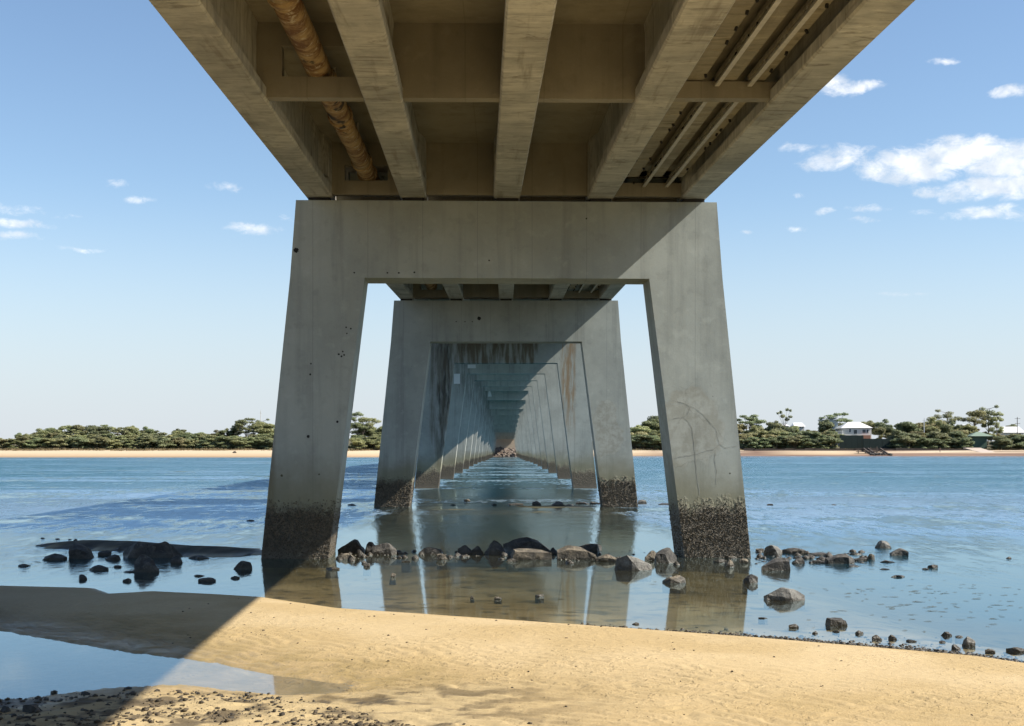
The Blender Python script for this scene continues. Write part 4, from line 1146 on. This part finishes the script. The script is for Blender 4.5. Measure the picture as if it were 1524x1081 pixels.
house(1436, 636, 632, 16, 521, 7, M_WALLW, M_ROOFW, "pale roof glimpsed between the tall trees on the right", [(1436, 638, 3, 2)], hip=.2)
house(1349, 634, 631, 14, 523, 7, M_WALLW, M_ROOFW, "white roof between broad trees right of the cream house", [(1349, 637, 3, 2)], hip=.2)

def fence(x0, x1, top, bot, Y, label):
    s = Y / FPX; a, b = (x0 - VX) * s, (x1 - VX) * s; zt, z0 = CZ + (VY - top) * s, CZ + (VY - bot) * s - .4
    e = empty("fence", ((a + b) / 2, Y, 0)); W = b - a; n_ = max(2, round(W / 2.2))
    tag(e, label, "fence", "dark green fences below the house")
    for i in range(n_): MB().box(-W / 2 + i * W / n_ + .03, -W / 2 + (i + 1) * W / n_ - .03, 0, .05, z0, zt - .06 * (i % 2)).ob("panel", M_GREENF, e)
    for i in range(n_ + 1): MB().box(-W / 2 + i * W / n_ - .05, -W / 2 + i * W / n_ + .05, .06, .16, z0, zt + .05).ob("post", M_GREENF, e)
fence(1250, 1285, 648, 667, 487, "tall dark green fence left of the slipway")
fence(1285, 1332, 653, 668, 485, "lower dark green fence right of the slipway")

s = 477 / FPX
e = empty("sea_wall", ((1270 - VX) * s, 477, 0)); tag(e, "low dark sea wall along the right foreshore", "wall")
a, b = (1108 - 1270) * s, (1438 - 1270) * s; nseg = 22
for i in range(nseg):
    x0 = a + (b - a) * i / nseg; x1 = a + (b - a) * (i + 1) / nseg; dz_ = rt.uniform(-.15, .15)
    MB().box(x0, x1 - .05, rt.uniform(-.15, .15), 1.2, .6, 2.6 + dz_).ob("block", M_WALLS, e)

# boat slipway of dark timbers, rubble at its foot
s = 471 / FPX; e = empty("slipway", ((1300 - VX) * s, 471, 0)); e.scale = (1.28, 1, 1.1); tag(e, "dark timber slipway below the green fences", "slipway")
for dx_ in (-1.6, -.4, 3.0):
    MB().hexa([(dx_, -6, .15), (dx_ + .3, -6, .15), (dx_ + .3, 6, 2.1), (dx_, 6, 2.1)], [(dx_, -6, .5), (dx_ + .3, -6, .5), (dx_ + .3, 6, 2.6), (dx_, 6, 2.6)]).ob("rail", M_TIMBER, e)
for i in range(7): MB().box(-2.0, 3.4, -5.6 + i * 1.8, -5.2 + i * 1.8, .3 + i * .29, .5 + i * .29).ob("sleeper", M_TIMBER, e)
for xx in (-4.5, -2.6, -1.2, .6): MB().tube((xx, -1.5, 0), (xx, -1.5, 2.6 + .4 * math.sin(xx * 3)), .14, .12, 7).ob("post", M_TIMBER, e)
MB().box(-5.0, .8, -2.2, -1.0, 1.25, 1.45).ob("platform", M_TIMBER, e)
pts = np.stack([rs.uniform(126, 134, 90), rs.uniform(463, 469, 90), rs.uniform(.1, .9, 90)], -1)
tag(stones("rubble", pts, rs.uniform(.2, .5, 90), M_ROCK, 14, .8), "dark rubble at the slipway's foot", kind="stuff")

# concrete boat ramp
s = 473 / FPX; Xr = (1462 - VX) * s; e = empty("boat_ramp", (Xr, 473, 0)); e.scale = (1.15, 1, 1); tag(e, "pale concrete boat ramp running down beside the green-roofed shelter", "ramp")
MB().hexa([(-3.4, 8, 1.2), (2.2, 8, 1.2), (2.2, 8.1, 1.2), (-3.4, 8.1, 1.2)], [(-3.4, 8, 3.0), (2.2, 8, 3.0), (2.2, 8.1, 3.0), (-3.4, 8.1, 3.0)]).ob("kerb", M_RAMP, e)
MB().hexa([(0.4, -9, -.6), (4.6, -9, -.6), (2.0, 7.9, 1.0), (-3.2, 7.9, 1.0)], [(0.4, -9, .15), (4.6, -9, .15), (2.0, 7.9, 2.8), (-3.2, 7.9, 2.8)]).ob("slab", M_RAMP, e)

# green-roofed shelter
s = 489 / FPX; Xs = (1456 - VX) * s; e = empty("shelter", (Xs, 489, 0)); e.scale = (1.25, 1.25, 1); tag(e, "small shelter with a pale green pyramid roof", "shelter")
ze = CZ + (VY - 649.5) * s; za = CZ + (VY - 643) * s; zg = gz(Xs, 489) - .3
MB().add([(-3.4, -3, ze), (3.4, -3, ze), (3.4, 3, ze), (-3.4, 3, ze), (-.5, 0, za), (.5, 0, za)], [(0, 1, 5, 4), (1, 2, 5), (2, 3, 4, 5), (3, 0, 4), (3, 2, 1, 0)]).ob("roof", M_GREENR, e)
MB().box(-2.3, 1.9, -1.8, 2.2, zg, ze).ob("wall", plain("green_wall", (.07, .12, .09), .8), e)
for xx in (-3.0, 3.0):
    for yy in (-2.6, 2.6): MB().box(xx - .07, xx + .07, yy - .07, yy + .07, zg, ze).ob("post", M_TIMBER, e)

# white cross mark, poles
s = 499 / FPX; X = (1375.5 - VX) * s; e = empty("marker_post", (X, 499, 0)); tag(e, "white cross-shaped marker standing among the right-hand trees", "marker")
zt = CZ + (VY - 622.5) * s
MB().box(-.12, .12, 0, .12, gz(X, 499), zt).ob("post", M_WHITE, e); MB().box(-.6, .6, -.05, -.003, zt - 1.1, zt - .82).ob("crossarm", M_WHITE, e)
def pole(x, top, Y, r, arms, label):
    s = Y / FPX; X = (x - VX) * s; z0 = gz(X, Y) - .2; zt = CZ + (VY - top) * s
    e = empty("utility_pole" if arms else "mast", (X, Y, 0)); tag(e, label, "pole" if arms else "mast")
    MB().tube((0, 0, z0), (0, 0, zt), r, r * .75, 8).ob("shaft", M_TIMBER if arms else M_STEEL, e)
    for q in arms: MB().box(-1.0, 1.0, -r - .12, -r - .02, zt - q - .12, zt - q).ob("crossarm", M_TIMBER, e)
    if not arms: MB().box(-.25, .25, -.05, .05, zt - 1.0, zt - .9).ob("crossarm", M_STEEL, e)
pole(1514, 621, 499, .16, (.5, 2.3), "dark power pole with two crossarms at the right edge")
pole(388, 611, 453, .10, (), "thin mast rising above the trees left of the nearest pier")

# rock revetment below the far abutment
n = 700; x = rs.uniform(-14, 14, n); y = 425 + 28 * rs.rand(n) ** 1.2
z = ground_z(x, y)
M_REV = rock_material("pink_granite", (.07, .056, .047), (.22, .175, .14))
tag(stones("revetment", np.stack([x, y, z + .15], -1), rs.uniform(.3, .75, n), M_REV, 9, .8), "pinkish rock revetment under the bridge's far end", kind="stuff")

# a walker on the far foreshore and a lump of wrack on the far beach
def walker(X, Y, zg, h):
    me = bpy.data.meshes.new("person")
    J = [(0, 0, .53), (0, 0, .68), (0, 0, .80), (0, 0, .86), (0, .01, .94), (.09, 0, .80), (.12, .03, .64), (.10, .09, .50), (-.09, 0, .80), (-.12, -.02, .64), (-.11, -.07, .50),
         (.05, 0, .50), (.06, .07, .28), (.06, .02, .03), (.06, .09, .015), (-.05, 0, .50), (-.06, -.03, .27), (-.06, -.12, .04), (-.06, -.04, .015)]
    E = [(0, 1), (1, 2), (2, 3), (3, 4), (2, 5), (5, 6), (6, 7), (2, 8), (8, 9), (9, 10), (0, 11), (11, 12), (12, 13), (13, 14), (0, 15), (15, 16), (16, 17), (17, 18)]
    R = [.075, .07, .08, .035, .062, .035, .028, .022, .035, .028, .022, .055, .04, .026, .022, .055, .04, .026, .022]
    me.from_pydata([tuple(c * h for c in j) for j in J], E, []); me.update()
    o = bpy.data.objects.new("person", me); link(o)
    sm = o.modifiers.new("skin", 'SKIN'); ss_ = o.modifiers.new("subdivision", 'SUBSURF'); ss_.levels = 1; ss_.render_levels = 1
    for v, r_ in zip(me.skin_vertices[0].data, R): v.radius = (r_ * h, r_ * h)
    me.skin_vertices[0].data[0].use_root = True
    m, t, b, P = new_mat("walker_clothes")
    lz = t.m('SUBTRACT', t.sep(P)[2], zg)
    t.put(b.inputs['Base Color'], t.mix(t.ss(lz, h * .52, h * .53), (.05, .05, .07), t.mix(t.ss(lz, h * .855, h * .86), (.30, .16, .13), (.30, .19, .13))))
    me.materials.append(m)
    o.location = (X, Y, zg); o.rotation_euler = (0, 0, math.radians(70))
    return o
Yw = 472; Xw = (1399 - VX) * Yw / FPX
tag(walker(Xw, Yw, gz(Xw, Yw) + .01, 1.7), "distant person walking on the foreshore below the sea wall", "person")
Yw = 399; Xw = (349 - VX) * Yw / FPX
o = inst("driftwood", rock_mesh(900, 1.2, .6, .55, M_ROCKT, .1), None, (Xw, Yw, gz(Xw, Yw)))
tag(o, "small pale lump of drift on the far left beach", "driftwood")
